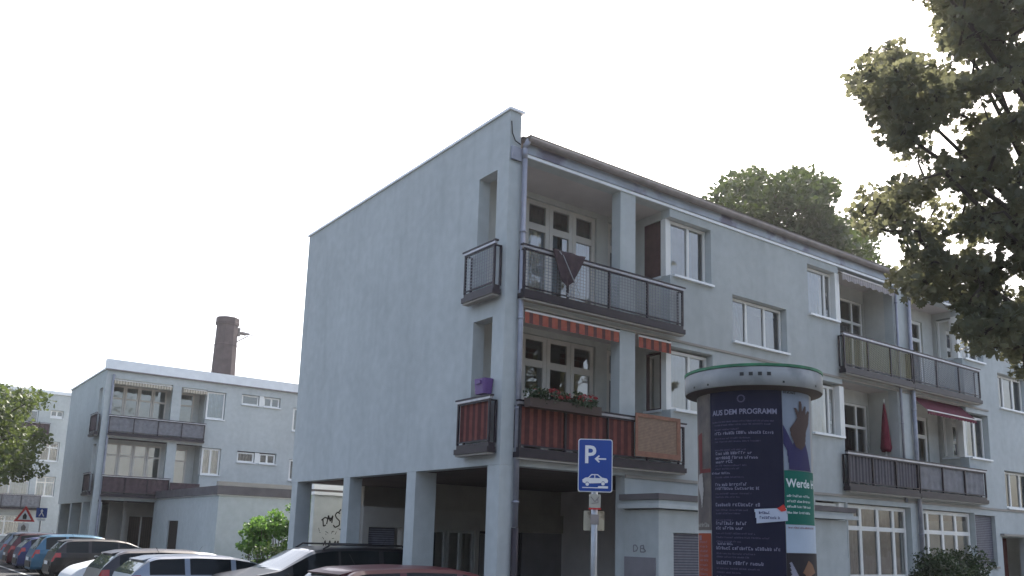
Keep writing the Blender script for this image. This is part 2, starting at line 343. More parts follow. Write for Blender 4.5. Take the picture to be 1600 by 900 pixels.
CL_A=[(8.2,-5.29,6.76),(8.02,-5.42,7.43),(4.67,-4.64,7.65),(6.58,-5.7,10.93),(2.89,-5.26,6.49),(5.66,-4.1,10.86),(7.67,-5.54,10.31),(5.37,-6.51,9.01),(4.04,-4.44,9.41),(5.57,-4.59,9.81),(4.76,-5.49,9.1),(6.97,-5.39,12.14),(5.68,-4.49,8.12),(4.32,-6.39,4.95),(5.24,-6.82,10.35),(4.32,-5.91,8.8),(5.59,-4.07,7.67),(6.51,-5.98,11),(7.56,-5.64,7.42),(5.15,-5.13,6.25),(3.15,-5.67,7.86),(5.59,-5.79,5.22),(6.85,-5.3,6.21),(5.2,-5.65,5.93),(5.34,-5.96,9.37),(6.72,-5.94,6.98),(5.13,-5.62,5.65),(6.93,-4.8,6.63),(8.14,-5.1,7.22),(6.41,-6.17,7.83),(6.98,-5.91,8.39),(4.56,-6.12,5.89),(6.53,-5.53,7.58),(5.97,-4.53,7.39),(3.79,-6.24,5.77),(4.87,-6.05,10.98),(2.81,-5.39,8.46),(3.01,-5.7,7.76),(4,-6.84,7.88),(5.15,-5.85,10.79),(5.5,-6.03,6.73),(4.4,-4.39,7.26),(3.97,-6,6.56),(5.28,-5.45,5.06),(5.28,-6.44,6.88),(4.75,-5.55,9.29),(4.67,-6.49,9.15),(4.51,-4.86,7.06),(6.47,-5.09,7.52),(3.96,-5.21,7.35),(4.41,-4.96,7.58),(5.24,-4.64,6.27),(4.19,-6.84,6.82),(5.62,-6.42,8.49),(6.83,-5.87,11.74),(4.69,-6.13,7.97),(4.55,-5.73,7.6),(5.29,-3.93,7.7),(6.28,-6.04,10.16),(4.96,-6.62,5.98),(3.91,-4.7,6.94),(5.46,-6.52,10.27),(4.33,-7,7.93),(5.75,-5.83,10.6),(4.41,-5.75,6.7),(5.04,-4.46,9.18),(5.71,-5.74,11.16),(6.27,-6,11.72),(5.3,-6.5,6.29),(4.38,-6,5.28),(4.58,-4.73,9.22),(3.24,-5.81,7.96),(7.3,-5.34,7.3),(4.04,-6.56,7.86),(5.17,-5.69,8.31),(4.17,-5.18,9.64),(4.22,-6.57,9.53),(5.61,-5.05,9.84),(4.34,-6.49,9.62),(7.19,-4.86,9.21),(3.5,-5.96,10.29),(3.01,-6.13,8.29),(4.07,-6.09,10.29),(5.49,-3.65,8.2),(4.54,-5.72,5.13),(7.19,-4.62,6.83),(5.65,-4.37,8.77),(5.33,-5.9,5.48),(2.94,-5.78,7.96),(5.58,-4.88,9.65),(4.33,-6.65,8.01),(5.27,-6.54,6.74),(4.12,-5.62,8.48),(5.59,-5.33,10.62),(4.78,-6.55,10.1),(6.78,-4.13,6.51),(6.1,-5.36,11.38),(6.11,-4.75,12.15),(3.95,-5.31,5.81),(6.13,-4.38,10.62),(6.77,-5.47,5.6),(4.1,-6.74,7.19),(4.81,-5.93,4.85),(6.37,-5.13,5.49),(3.83,-6.83,7.82),(2.88,-6.14,8.17),(4.35,-5.1,8.61),(7.36,-5.01,9.48),(5.18,-5.97,6.16),(6.85,-6.06,9.92),(7.67,-5.38,7.05),(4.65,-6.19,6.7),(6.97,-5.55,5.17),(4.91,-5.46,6.22),(5.3,-5.98,8.33),(4.69,-4.94,9.58),(4.43,-4.29,7.55),(7.84,-5.18,7.49),(5.95,-5.49,11.23),(7.19,-4.97,6.02),(4.95,-6.34,10.53),(5.88,-5.32,9.09),(6.87,-6.23,11.51),(5.73,-4.99,9.33),(5.23,-6.59,8.32),(6.32,-4.6,6.88),(4.46,-5.94,8.95),(4.21,-6.73,7.03),(2.34,-5.49,8.57),(5.26,-3.8,10.29),(3.84,-6.45,7.09),(4.78,-4.98,5.86),(3.22,-6.79,9.88),(4.11,-5.84,10.52),(5.23,-6.27,4.95),(4.55,-7.09,10.34),(5.56,-4.94,10.01),(3.68,-5.5,5.55),(3.75,-6.73,9.77),(3.58,-5.21,7),(3.34,-6.02,5.82),(3.9,-6.08,5.36),(4.21,-5.95,10.77),(6.64,-4.28,7.37),(5.51,-4.64,7.99),(5.62,-6.65,10.7),(6.21,-6.27,9.4),(5.02,-6.54,10.05),(5.61,-6.05,6.87),(7.38,-5.37,8.56),(6.19,-5.47,7.28),(3.54,-6.76,9.64),(5.78,-5.94,11.22),(6.61,-5.97,11.13),(2.48,-5.97,8.22),(5.79,-5.62,8.38),(6.83,-5.81,7.78),(5.64,-4.24,9.58),(6.05,-5.12,5.58),(5.69,-4.54,7.22),(3.72,-5.26,8.16),(6.97,-5.22,9.18),(8.14,-5.29,6.34),(4.4,-5.85,10.4),(3.57,-6.32,8.52),(4.61,-6.86,7.45),(5.56,-6.16,10.65),(6.17,-3.9,8.23),(6.39,-4.17,7.52),(3.16,-6.48,9.32),(5.97,-6.32,8.04),(6.24,-6.09,7.39),(3.82,-5.15,5.87),(5.61,-4.83,6.2),(7.18,-5.36,11.84),(4.39,-5.85,5.07),(5.52,-5.96,10.81),(2.68,-5.82,7.97),(6.29,-5.69,11.13),(7.48,-5.84,9.92),(6.7,-5.14,9.04),(6.5,-5.42,8.2),(4.31,-5.9,5.45),(4.27,-6.35,5.09),(3.7,-6.09,7.37),(7.04,-5.76,10.42),(5.9,-5.48,8.95),(2.42,-5.93,8.38),(6.49,-5.14,7.68),(4.29,-4.97,6.07),(3.44,-5.87,6),(6.92,-5.53,7.42),(4.18,-6.7,6.39),(7.42,-5.55,5.36),(4.21,-5.66,11.02),(7.24,-4.79,6.5),(6.1,-6.02,5.78),(6.05,-5.98,6.35),(3.2,-5.35,8.54),(4.58,-5.98,5.66),(4.43,-7.07,9.95),(4.12,-6.08,7.1),(5.23,-4.37,9.91),(4.02,-6.27,6.63),(4.89,-6.17,8.2),(5.25,-6,10.53),(4.43,-6.77,6.31),(4.85,-5.48,7.98),(3.74,-4.93,9.26),(2.74,-5.79,8.45),(5.87,-4.99,11.52),(4.59,-4.9,6.5),(4.58,-6.88,10.28),(5.38,-4.52,10.15),(4.94,-5.46,8.94),(5.21,-5.7,6.95),(4.77,-4.87,8.98),(4.79,-5.9,10),(3.78,-6.83,10.07),(4.65,-4.43,9.37),(7.47,-5.32,7.57),(3.28,-5.6,6.43),(7.09,-5.76,9.34),(4.76,-6.19,7.79),(5.14,-6.65,8.13),(5.74,-5.42,8.51),(3.04,-6.26,8.38),(5.03,-6.24,6.45),(5.79,-6.61,11.05),(2.85,-5.73,6.93),(5.39,-6.22,9.73),(2.78,-5.99,8.67),(4.3,-6.64,8.88),(7.25,-5.3,5.7),(5.85,-4.07,9.62),(5.1,-6.03,6.98),(5.07,-5.04,9.39),(5.45,-6.11,5.66),(4.61,-4.75,10.24),(4.82,-4.06,7.49),(7.11,-5.17,8.6),(5.68,-5.38,11.26),(4.95,-4.67,7.6),(4.46,-6.18,8.73),(4.9,-6.04,10.29),(3.46,-6.4,9.09),(5.75,-6.62,11.22),(3.83,-6.43,6.34),(5.49,-4.24,10.17),(4.6,-5.47,9.49),(5.77,-5.72,8.11),(3.79,-6.22,6.41),(6.33,-4.67,6.66),(6.78,-4.24,8.15),(6.44,-3.88,6.94),(6.61,-5.09,8.07),(5.64,-6.39,10.31),(7.31,-4.55,7.09),(4.42,-6.37,5.17),(5.8,-6.25,5.94),(5.61,-5.03,8.17),(6.47,-5.1,12.15),(5.36,-4.48,9.87),(3.89,-5.46,9.23),(4.85,-4.27,9.65),(5.1,-6.72,8.43),(3.47,-6.34,8.37),(4.7,-5.25,7.64),(5.82,-4.96,9.76),(6.06,-5.24,7.99),(5.02,-5.88,7.52),(3.11,-6.4,9.82),(5.33,-6.37,7.04),(6.66,-5.55,12.01),(4.54,-6.77,6.16),(6.45,-5.75,5.12),(7.19,-5.53,11.48),(7.55,-5.45,8.68),(4.22,-4.37,9.67),(4.44,-6.72,6.04),(3.32,-5.77,8.28),(5.92,-4.09,9.27),(7.27,-6.06,12.13),(5.74,-5.76,7.06),(4.4,-6.34,7.83),(5.77,-6.49,8.78),(5.62,-6.66,10.94),(3.78,-5.59,8.85),(5.3,-5.56,7.83),(7.23,-4.95,8.83),(6.68,-5.92,7.19),(4.81,-6.23,6.04),(2.69,-6.08,8.54),(5.24,-4.77,8.61),(5.19,-6.41,6.15),(6.71,-5.15,10.15),(4.15,-6,5.97),(5.68,-5.56,8.19),(6.58,-5.06,11.57),(5.55,-5.2,7.37),(3.47,-6.74,8.41),(5.91,-5.07,5.96),(6.25,-6.04,7.19),(3.16,-6.11,10.22),(5.42,-4.57,6.76),(5.34,-4.65,9.37),(6.95,-5.09,9.1),(6.72,-6.1,9.42),(6.45,-5.53,11.72),(4.7,-5.37,5.92),(5.3,-6.3,6.34),(3.87,-6.33,9.61),(3.13,-6.81,9.75),(4.46,-5.31,9.52),(6.46,-4.84,5.61),(5.46,-5.93,8.62),(5.69,-5.74,9.65),(4.15,-4.91,9.86),(2.89,-5.74,8.16),(3.06,-5.62,8.33),(3.74,-6.59,7.53),(3.9,-5.19,8.18),(7.31,-5.36,4.92),(7.59,-4.73,7.91),(6.68,-5.99,7.7),(2.49,-5.49,8.76),(6.27,-5.35,11.22),(6.69,-4.86,5.48),(5.16,-6.12,9.33),(6.11,-4.42,9.37),(3.94,-6.44,10.05),(4.5,-5.7,5.57),(4.12,-5.02,8.61),(4.36,-5.84,9.97),(6.81,-5.52,5.23),(4.21,-4.65,7.55),(5.4,-6.15,6.68),(4.9,-5.67,9.21),(6.31,-4.3,7.51),(4.97,-4.92,7.69),(3.72,-6.72,9.33),(6.59,-4.28,7.55),(3.37,-6.32,9.93),(8.25,-5.32,7.01),(5.33,-5.82,8.31),(5.56,-5.85,8.36),(6.18,-6,10.82),(6.33,-6.41,11.19),(7.7,-5.28,7.55),(6.8,-5.84,8.25),(5.1,-5.56,9.42),(6.47,-5.31,9.27),(5,-6.56,9.25),(3.65,-6.16,9.73),(5.96,-4.52,6.86),(6.18,-5.57,8.47),(4.18,-6.63,9.95),(6.8,-5.47,8.25),(6.63,-5.64,11.1),(4.2,-5.28,5.98),(4.99,-4.14,10.5),(7.46,-4.33,6.48),(6.88,-5.34,7.5),(4.33,-6.89,6.96),(5.46,-5.5,7.07),(7.66,-5.29,5.49),(4.67,-6.1,5.99),(7.26,-6,10.46),(6.84,-4.87,6.25),(2.83,-5.77,7.71),(6.33,-5.3,7.74),(5.87,-6.05,6.86),(6.3,-5.51,9.96),(4.81,-5.68,11.05),(4.66,-6,5.18),(6.38,-4.01,7.29),(5.02,-5.88,9.93),(6.77,-5.16,8.34),(5.13,-5.05,6.49),(6.26,-5.41,8.78),(3.67,-5.48,6.47),(3.21,-6.18,7.11),(7.43,-4.96,6.11),(2.8,-5.58,8.38),(3.72,-6.16,5.88),(6.49,-4.4,6.6),(3.92,-7.27,9.93),(4.36,-5.76,10.62),(5.36,-4.75,10.23),(4.52,-4.6,8.88),(7.09,-4.7,5.83),(4.36,-6.38,8),(6.73,-4.84,8.64),(5.86,-3.53,7.94),(6.83,-5.33,9.08),(4.77,-6.72,10.68),(2.55,-5.96,8.49),(4.08,-5.08,8.86),(4.64,-6.77,6.8),(5.14,-4.75,6.53),(5.1,-6.02,8.25),(6.05,-4.01,7.86),(3.84,-5.82,10.44),(5.01,-6.39,4.83),(3.03,-5.38,8.65),(5.73,-5.15,11.09),(6.62,-5.72,5.34),(4.68,-4.68,6.18),(5.16,-5.79,10.01),(2.55,-5.73,8.4),(3.58,-5.41,7.13),(5.51,-6.35,7.33),(5.3,-5.43,11.38),(7.69,-5.04,5.31),(4.92,-5.71,5.55),(6.51,-5.02,11.21),(6.55,-4.81,11.21),(6.96,-4.79,7.57),(5.66,-3.75,7.93),(6.44,-5.48,5.55),(6.4,-6.16,9.84),(5.06,-5.76,11.14),(5.88,-5.7,5.13),(5.62,-5.49,5.68),(5.99,-6.25,9.89),(6.16,-4.91,9.87),(6.86,-6.1,10.07),(5.22,-6.65,7.77),(4.49,-5.3,6.2),(5.14,-5.63,10.16),(5.18,-5.96,8.1),(4.75,-6.32,9.73),(5.33,-4.4,10.68),(3.12,-5.62,5.66),(7.14,-5.81,8.54),(5.17,-3.81,7.56),(5.96,-4.33,6.29),(6.12,-5.85,5.63),(6.55,-5.86,5.93),(7.49,-4.5,6.14),(5.79,-6.13,7.32),(5.41,-4.51,6.21),(4.69,-4.12,9.96),(5.92,-6.21,6.45),(5.73,-5.12,5.96),(3.88,-6.87,9.63),(6.36,-5.39,11.96),(6.41,-5.1,10.74),(4.24,-6.95,8.94),(6.88,-5.59,12.15),(5.54,-6.29,9.48),(6.27,-5.01,12.23),(4.37,-4.22,7.42),(3.35,-5.21,8.48),(5.67,-4.5,6.59),(5.59,-6.28,5.11),(6.64,-4.85,6.92),(4.32,-4.54,9.21),(3.41,-5.79,5.87),(4.09,-6.28,7.44),(3.96,-5.88,7.38),(7.15,-4.7,7.85),(6.58,-5.69,11.58),(7.2,-4.63,7.51),(5.51,-5.5,7.58),(6.77,-5.75,9.12),(5.11,-6.08,5.32),(5.64,-5.42,8.25),(6.11,-5.82,8.9),(4.24,-7.01,9.61),(5.92,-5.32,7.32),(4.36,-4.67,8.81),(5.5,-5.31,6.53),(6.64,-5.82,11.64),(3.65,-6.45,8.44),(3.59,-4.96,6.72),(4.63,-4.96,5.98),(4.52,-6.25,4.98),(4.6,-6.5,10.03),(7.86,-4.43,5.71),(5.66,-4.05,10.53),(8.35,-5.24,6.1),(5.04,-4.48,9.42),(6.25,-4.08,6.46),(6.15,-5.6,7.54),(6.59,-4.9,11.43),(7.78,-4.86,5.56),(5.41,-5.59,6.09),(6.37,-5.02,10.13),(5.03,-6.29,11),(5.42,-6.21,5.42),(6.05,-6.03,9.59),(5.51,-5.21,9.36),(4.6,-5.02,9.11),(4.06,-6.57,9.33),(4.61,-5.86,6.03),(6.3,-5.72,5.1),(4.1,-6.05,9.51),(5.59,-6.54,9.16),(6.04,-6.29,8.27),(5.25,-5.48,10.94),(5.93,-5.63,8.2),(7.03,-5.72,7.33),(5.81,-6.45,10.61),(4.73,-6.71,9.94),(6.44,-5.4,11.55),(5.22,-5.32,11.52),(3.41,-6.69,10.09),(6.22,-5.1,6.05),(4.55,-5.43,11.29),(5.26,-5.49,10.27),(3.44,-4.86,9.13),(8.31,-4.82,5.63),(5.34,-5.73,5.4),(6.59,-5.2,11.73),(3.8,-5.73,7.66),(5.66,-5.21,9.76),(3.82,-6.13,5),(3.81,-7.14,9.45),(6.4,-4.53,10.09),(4.46,-6.54,9.31),(8.2,-5.19,7.64),(5.95,-4.66,6.64),(7.38,-5.22,5.26),(6.13,-5.79,4.74),(5.14,-6.3,6.7),(3.83,-6.78,8.53),(3.76,-4.87,7.18),(5.24,-5.14,9.2),(6.32,-5.13,6.21),(4.78,-5.93,6.1),(4.46,-4.71,9),(3.84,-6.08,10.13),(5.36,-6.22,10.35),(6.18,-6.27,8.63),(5.8,-5.56,5.29),(5.7,-5.37,9.54),(5.29,-4.36,7.66),(4.06,-6.19,4.74),(6,-4.54,9.64),(3.64,-6.08,8.38),(3.01,-6.22,8.03),(4.73,-6.2,5.32),(5.73,-6.2,6.36),(6.32,-5.54,10.48),(6.94,-5.41,7.62),(7.4,-4.74,6.49),(6.76,-5.47,11.28),(4.77,-6.27,9.5),(5.97,-5.42,7.14),(3.41,-5.75,6.15),(4,-4.67,9.22),(7.23,-5.39,9.5),(7.69,-5.06,7.93),(4.02,-5.7,5.65),(4.59,-7.03,10.09),(3.47,-5.77,5.64),(6.04,-5.53,10.37),(5.4,-5.94,7.89),(5.45,-4.33,7.44),(6.46,-6.34,15.77),(6.06,-8.42,14.27),(9.35,-8.38,16.17),(9.15,-8.55,13.51),(8.58,-6.47,6.24),(9.03,-5.97,8.59),(9.11,-7.83,12.64),(5.7,-8.58,13.74),(8.69,-7.96,15.71),(10.69,-5.66,6.5),(6.32,-7.96,6.35),(5.94,-7.74,12.89),(10.65,-7.41,9.93),(4.74,-7.09,11.73),(6.23,-8.74,10.66),(6.73,-5.39,17.6),(6.55,-8.4,13.67),(9.58,-6.73,12.83),(6.46,-4.91,14.79),(10.59,-7.31,13.27),(6.57,-7.32,5.63),(4.49,-8.8,9.79),(7.11,-8.26,9.67),(9.04,-7.14,15.54),(6.53,-8.14,15.53),(6.47,-7.07,8.28),(9.36,-5.68,6.85),(7.45,-6.15,5.42),(8.29,-6.27,10.5),(3.99,-7.8,8.53),(5.6,-7.16,15.31),(5.78,-7.15,5.6),(4.6,-9.28,12.08),(10.89,-9.53,16.96),(5.6,-7.66,11.09),(12.14,-7.44,11.1),(8.94,-7.1,10.93),(7.98,-8.32,14.46),(7.05,-7.16,10.43),(6.35,-7.55,8.63),(10.82,-8.3,14.53),(7.23,-9.08,11.49),(5.58,-8.67,10.79),(5.34,-6.22,15.65),(6.2,-9.49,13.48),(9.5,-8.99,13.86),(5.45,-8.98,11.71),(6.59,-5.19,14.08),(9.54,-7.85,16.89),(6.82,-7.32,15.03),(3.89,-7.37,12.25),(5.9,-8.72,9.93),(8.2,-8.23,16.3),(12.06,-8.7,16.14),(6.01,-7.54,10.23),(7.87,-5.44,16.76),(4.09,-8.2,9.45),(9.85,-7.06,15.27),(10.09,-7.7,14.53),(9.71,-7.02,9.57),(10.84,-8.25,15.57),(8.1,-5.86,14.31),(5.26,-6.03,12.99),(6.28,-6.13,13.98),(5.01,-9.37,11.11),(5.96,-9.51,12.69),(4.96,-7.13,12.45),(10.36,-8.26,13.08),(9.57,-7.16,5.8),(5.27,-8.46,12.42),(11.02,-6.79,12.76),(8.71,-8.24,12.35),(8.04,-9.09,12.49),(5.52,-7.95,8.4),(6.51,-8.07,8.6),(6.16,-8.7,13.2),(7.1,-7.96,10.66),(9.15,-8.05,9.54),(5.34,-7.99,10.21),(3.44,-6.97,12.61),(6.08,-8.1,7.27),(9.27,-6.77,9.42),(5.89,-8.43,6.52),(6.73,-7.07,6.35),(3,-7.23,10.98),(8.07,-8.03,10.64),(6.85,-6.74,12.27),(6.02,-7.78,10.71),(8.91,-8.98,13.68),(7.2,-6.7,8.29)]
CL_B=[(27.9,10.58,14.15),(26.75,11.12,18.9),(24.37,13.83,17.36),(24.04,9.8,15.24),(30.43,14.1,16.13),(29.5,17.72,17.06),(26.45,12.05,16.84),(32.38,15.74,20.95),(23.04,10.68,13.29),(23.68,12.37,14.97),(26.67,10.66,14.09),(32.76,15.82,16.44),(26.39,10.98,16.66),(24.59,13.67,16.45),(30.52,19.18,18.28),(26.2,13.47,18.81),(35.64,15.58,20.58),(34.25,15.75,17.79),(27.39,14.9,15.93),(29.23,17.13,17.62),(26.02,12.73,15.88),(24.74,14.3,15.98),(24.92,11.35,15.66),(33.15,15.07,16.3),(26.2,16.95,16.02),(31.07,17.46,21.37),(30.84,12.52,16.36),(22.33,11.96,16.57),(30.83,13.06,17.44),(34.21,15.93,19.75),(24.82,14.42,18.2),(25.22,13.94,15.87),(23.17,11.28,14.02),(28.7,12.31,17.55),(23.54,10.99,18.12),(27.6,16.26,20.71),(24.5,9.18,14.94),(32.42,16.66,21.82),(23.37,14.66,15.9),(28.43,17.71,17.61),(31.41,19.54,21.61),(24.93,9.77,13.27),(26.83,14.35,16.88),(29.57,13.55,17.53),(27.82,16.95,20.43),(29.41,20.5,20.39),(21.9,10.67,17.3),(31.57,16.55,16.65),(30.63,18.6,20.06),(25.73,15.53,17.45),(25.79,12.21,19.43),(29.14,14.25,17.19),(25.29,9.82,15.3),(22.84,14.56,17.11),(31.1,12.19,15.64),(29.17,14.48,21.25),(34.84,15.28,16.59),(28.72,17.37,18.57),(32.32,14.88,18.17),(28.24,12.91,15.97),(30.63,14.9,15.93),(30.14,20.35,21.21),(23.49,13.33,16.94),(32.18,16.16,19.36),(26.02,14.75,20.35),(25.21,15.89,19.8),(27.44,17.69,16.37),(30.17,13.32,16.29),(23.59,10.12,14.66),(32.06,13.72,15.47),(32.41,16.3,17.47),(28.17,12.39,16.73),(28.94,18.46,17.25),(25.17,11.89,14.01),(29.9,13.59,18.3),(29.58,17.47,22.31),(34.24,15.04,18.22),(27.54,13.66,14.95),(26.83,12.44,14.86),(23.06,10.39,16.58),(26.81,17.33,16.99),(33.05,16.39,16.77),(35.51,14.37,18.09),(24.08,13.35,14.38),(30.82,20.75,17.77),(30.41,15.17,18.15),(24.75,10.13,16.06),(32.8,18.8,20.54),(25.02,10.31,14.93),(25.23,14.71,19.57),(22.76,12.03,13.41),(31.5,16.04,18.5),(26.05,11.67,14.27),(33.58,18.2,19.5),(26.83,17.6,17.73),(26.56,9.74,13.86),(25.13,10.41,17.95),(31.77,17.26,18.89),(28.48,13.33,17.76),(35.14,13.89,16.63),(25.49,13.69,18.86),(29.09,18.45,21.48),(29.4,14.79,20.01),(31.6,13.33,17.91),(32.7,13.23,18.34),(33.19,18.31,17.1),(33.61,16.73,18.97),(23.53,14.67,18.03),(27.63,12.69,15.35),(29.75,12.93,15.93),(32,14.99,17.23),(26.76,17.51,18.35),(21.39,11.85,14.54),(26.92,14.63,19.18),(23.47,9.49,16.59),(21.36,12.31,15.29),(25.09,14.42,16.58),(22.65,14.39,15.57),(28.42,9.92,14.65),(28.04,14.8,17.75),(34.46,14.11,17.35),(30.52,14.36,18.19),(23.15,12.55,14.58),(30.71,19.56,20.1),(35.22,14.84,18.55),(28.66,15.68,15.94),(25.9,14.25,16.06),(30.06,14.01,16.99),(26.04,10.98,18.82),(26.94,13.54,19.97),(33.8,18.62,17.03),(32.52,15.42,17.16),(27.99,18.98,18.37),(33.91,14.15,18.59),(20.71,12.58,17),(27.7,12.97,20.11),(25.33,13.34,16.41),(33.92,17.29,18.98),(32.18,19.77,17.15),(22.94,11.34,15.38),(25,10.32,17.22),(22.79,10.7,14.83),(29.93,14.74,20.54),(28.35,17.52,16.23),(24.93,8.86,13.37),(25.68,8.43,13.88),(33.62,16.39,21.12),(30.83,12.34,17.96),(21.6,12.21,18.04),(27.28,15.11,17.62),(22.82,10.8,15.65),(35.99,17.07,16.97),(24.38,9.38,15.78),(32.34,13.94,16.13),(22.46,10.67,16.63),(21,12.08,13.28),(22.38,12.93,17.04),(34.57,16.74,18.95),(37.34,16.02,19.14),(29.56,15.23,18.26),(27.16,16.89,15.61),(25.87,15.57,18.26),(24.03,14.02,16.52),(29.97,18.8,22.6),(36.38,14.17,16.5),(26.6,15.18,20.7),(23.63,14.05,14.62),(32.54,18.22,16.7),(23.71,11.67,16.69),(32.42,14.61,21.37),(20.58,12.59,14.69),(26.05,11.77,15.69),(35.58,15.82,19.37),(28.35,10.51,16.22),(24.25,10.62,14.52),(31.53,14.86,19.29),(26.31,15.65,16.1),(31.94,13.78,18.44),(25.41,14.76,17.84),(25.92,13.23,14.14),(22.66,12.44,16.84),(26.27,14.72,18.81),(30.02,15.41,17.6),(27.12,12.83,16.17),(29.58,15.37,16.13),(28.41,17.89,18.44),(31.42,15.68,19.1),(25.8,13.17,15.07),(30.32,19.57,21.47),(27.81,18.41,17.47),(28.76,18.73,20.44),(28.24,18.25,16.36),(30.29,20.11,20.29),(23.5,11.02,15.63),(33.8,16.98,21.78),(31.5,17.13,18.28),(29.2,14.54,17.84),(22.37,11.05,13.96),(31.19,20.59,17.29),(27.78,18.17,18.29),(29.34,14,19.5),(26.91,11.54,17.24),(37.24,15.73,19.78),(24.78,13.23,14.3),(31.05,19.52,16.76),(28.81,15.96,17.13),(26.43,9.7,15.16),(26.58,16.05,15.48),(30.81,15.66,18.41),(28.53,18.98,17.98)]
CL_C=[(-8.39,39.81,7.71),(-10.58,38.22,8.28),(-5.9,33.11,7.17),(-8.18,38.93,6.12),(-10.03,43.65,3.17),(-4.05,38.83,8.41),(-6.24,32.8,4.18),(-5.56,40.17,3.93),(-3.49,32.5,6.22),(-9.23,40.72,6.38),(-8.77,41.83,8.34),(-5.28,38.97,6.55),(-7.59,33.33,7.75),(-5.01,31.46,6.71),(-5.48,40.85,5.39),(-8.33,42.52,7.27),(-9.09,41.34,4.32),(-6.26,36.86,7.67),(-6.92,38.03,4.47),(-4.02,38.86,6.86),(-9.35,42.92,8.36),(-7.53,39.63,6.21),(-4.91,39.45,8.08),(-7.93,40.63,8.64),(-9.72,39.28,7.96),(-4.06,31.41,6.49),(-6.19,40.17,6.53),(-8.63,33.56,7.35),(-6.67,41.71,3.6),(-7.85,40.87,7.91),(-3.18,34.72,5.14),(-8.53,40.48,3.89),(-4.22,35.74,3.79),(-9.22,42.24,3.93),(-10.3,40.21,8.35),(-3.62,35.03,7.03),(-8.09,42.74,6.02),(-9.21,37.12,7.98),(-9.57,38.01,3.24),(-4.84,39.7,3.71),(-3.71,32.04,4.46),(-5.57,40.35,7.54),(-10.12,37.29,5.3),(-2.89,34.16,5.41),(-7.82,36.27,3.12),(-7.28,36.39,4.36),(-9.28,35.93,7.87),(-6.97,39.11,6.23),(-8.76,40.01,3.24),(-8.49,42.85,8.72),(-10.17,43.27,8.91),(-9.74,42.95,6.7),(-6.47,35.83,4.25),(-9.4,37.15,5.12),(-9.01,40.4,5.3),(-5.63,34.97,4.6),(-10.87,43.69,7.79),(-6.39,34.88,5.16),(-9.71,43.44,5.05),(-4.45,31.47,3.85),(-4.56,37.14,6.46),(-6.96,41.75,8.28),(-9.46,41.08,4.92),(-3.22,32.79,4.69),(-6.06,36.87,3.51),(-8.94,34.73,4.61),(-7.49,36.22,7.7),(-7.07,34.16,7.67),(-7.87,37.47,3.6),(-6.78,41.3,5.03),(-2.75,36.23,7.96),(-10.11,38.46,6.01),(-7.46,34.88,5.72),(-2.78,37.43,4.74),(-6.12,39.31,7.72),(-7.25,38.69,7.75),(-4.54,30.86,7.19),(-10.61,42.37,6.8),(-4.76,37.91,6.82),(-4.71,40.35,5.81),(-6.07,34.52,6.84),(-1.91,38.27,4.67),(-9.22,35.24,3.1),(-9.71,41.16,5.86),(-2.2,38.09,6.24),(-8.42,38.94,7.82),(-4.79,38.56,4.54),(-5.06,33.69,5.17),(-9.83,41.34,6.48),(-7.38,34.75,6.93),(-3.88,34.39,4.89),(-6.63,36.29,5.64),(-5.05,34.84,4.99),(-5.77,34.64,5.1),(-4.32,32.34,4.94),(-6.71,34.85,5.98),(-6.62,36.07,4.97),(-5.3,41.25,4.08),(-10.02,40.23,5.19),(-7.72,38.39,6.47),(-6.37,35.44,7.94),(-7.87,41.51,7.92),(-9.66,36.55,7.25),(-3.24,39.06,7.31),(-7.29,34.74,5.1),(-6.26,38.5,8.54),(-9.71,41.27,2.9),(-7.47,36.63,6.44),(-8.09,34.95,5.2),(-6.21,34.06,5.97),(-10.21,42.31,5.76),(-3.2,34.9,7.48),(-7.8,37.39,4.3),(-4.52,35.44,6.48),(-4.39,32.68,6.13),(-4.96,36.34,3.94),(-3.55,39.65,5.45),(-4.63,36.63,5.89),(-5.76,34.34,7.37),(-9.48,39.52,6.43),(-10.35,35.9,6.84),(-7.98,41.31,8.83),(-10.4,40.7,7.98),(-2.97,39.16,5.52),(-4.83,37.94,7.8),(-9.75,36.22,5.96),(-4.55,37.41,5.38),(-2.56,37.89,4.31),(-3.22,30.93,7.16),(-5.94,37.37,7.77),(-10.45,37.95,7.32),(-2.44,38.86,5.38),(-9.57,39.1,4.15),(-3.57,33.62,4.49),(-5.96,39.11,4.7),(-6.42,40.22,8.74),(-3.63,39.72,7.65),(-9.15,42.17,3.13),(-7.98,37.25,7.66),(-9.09,41.37,7.19),(-7.27,38.64,3.85),(-5.14,39.5,5.05),(-10.84,44.76,6.27),(-5.06,34.93,6.14),(-3.9,35.69,7.88),(-7.84,43.57,4.3),(-9.13,35.34,4.29),(-3.5,38.08,6.6),(-3.52,34.02,6.83),(-2.26,37.17,6.04),(-5.07,38,3.63),(-10.47,37.3,6.92),(-7.15,32.9,6.27),(-10.22,43.75,4.36),(-3.47,37.86,5.94),(-3.68,36.53,4.05),(-8.3,35.15,7.15),(-9.65,35.48,7.17),(-8.52,34.02,6.55),(-9.39,44.95,3.44),(-9.34,37.84,5.28),(-9.24,37.56,4.6),(-5.82,35.03,3.5),(-9.11,39.36,7.73),(-5.04,38.88,7.84),(-6.4,32.42,5.84),(-6.82,33.97,6.6),(-8.95,41.26,8.22),(-4.74,35.96,7.1),(-6.96,40.18,7.09)]
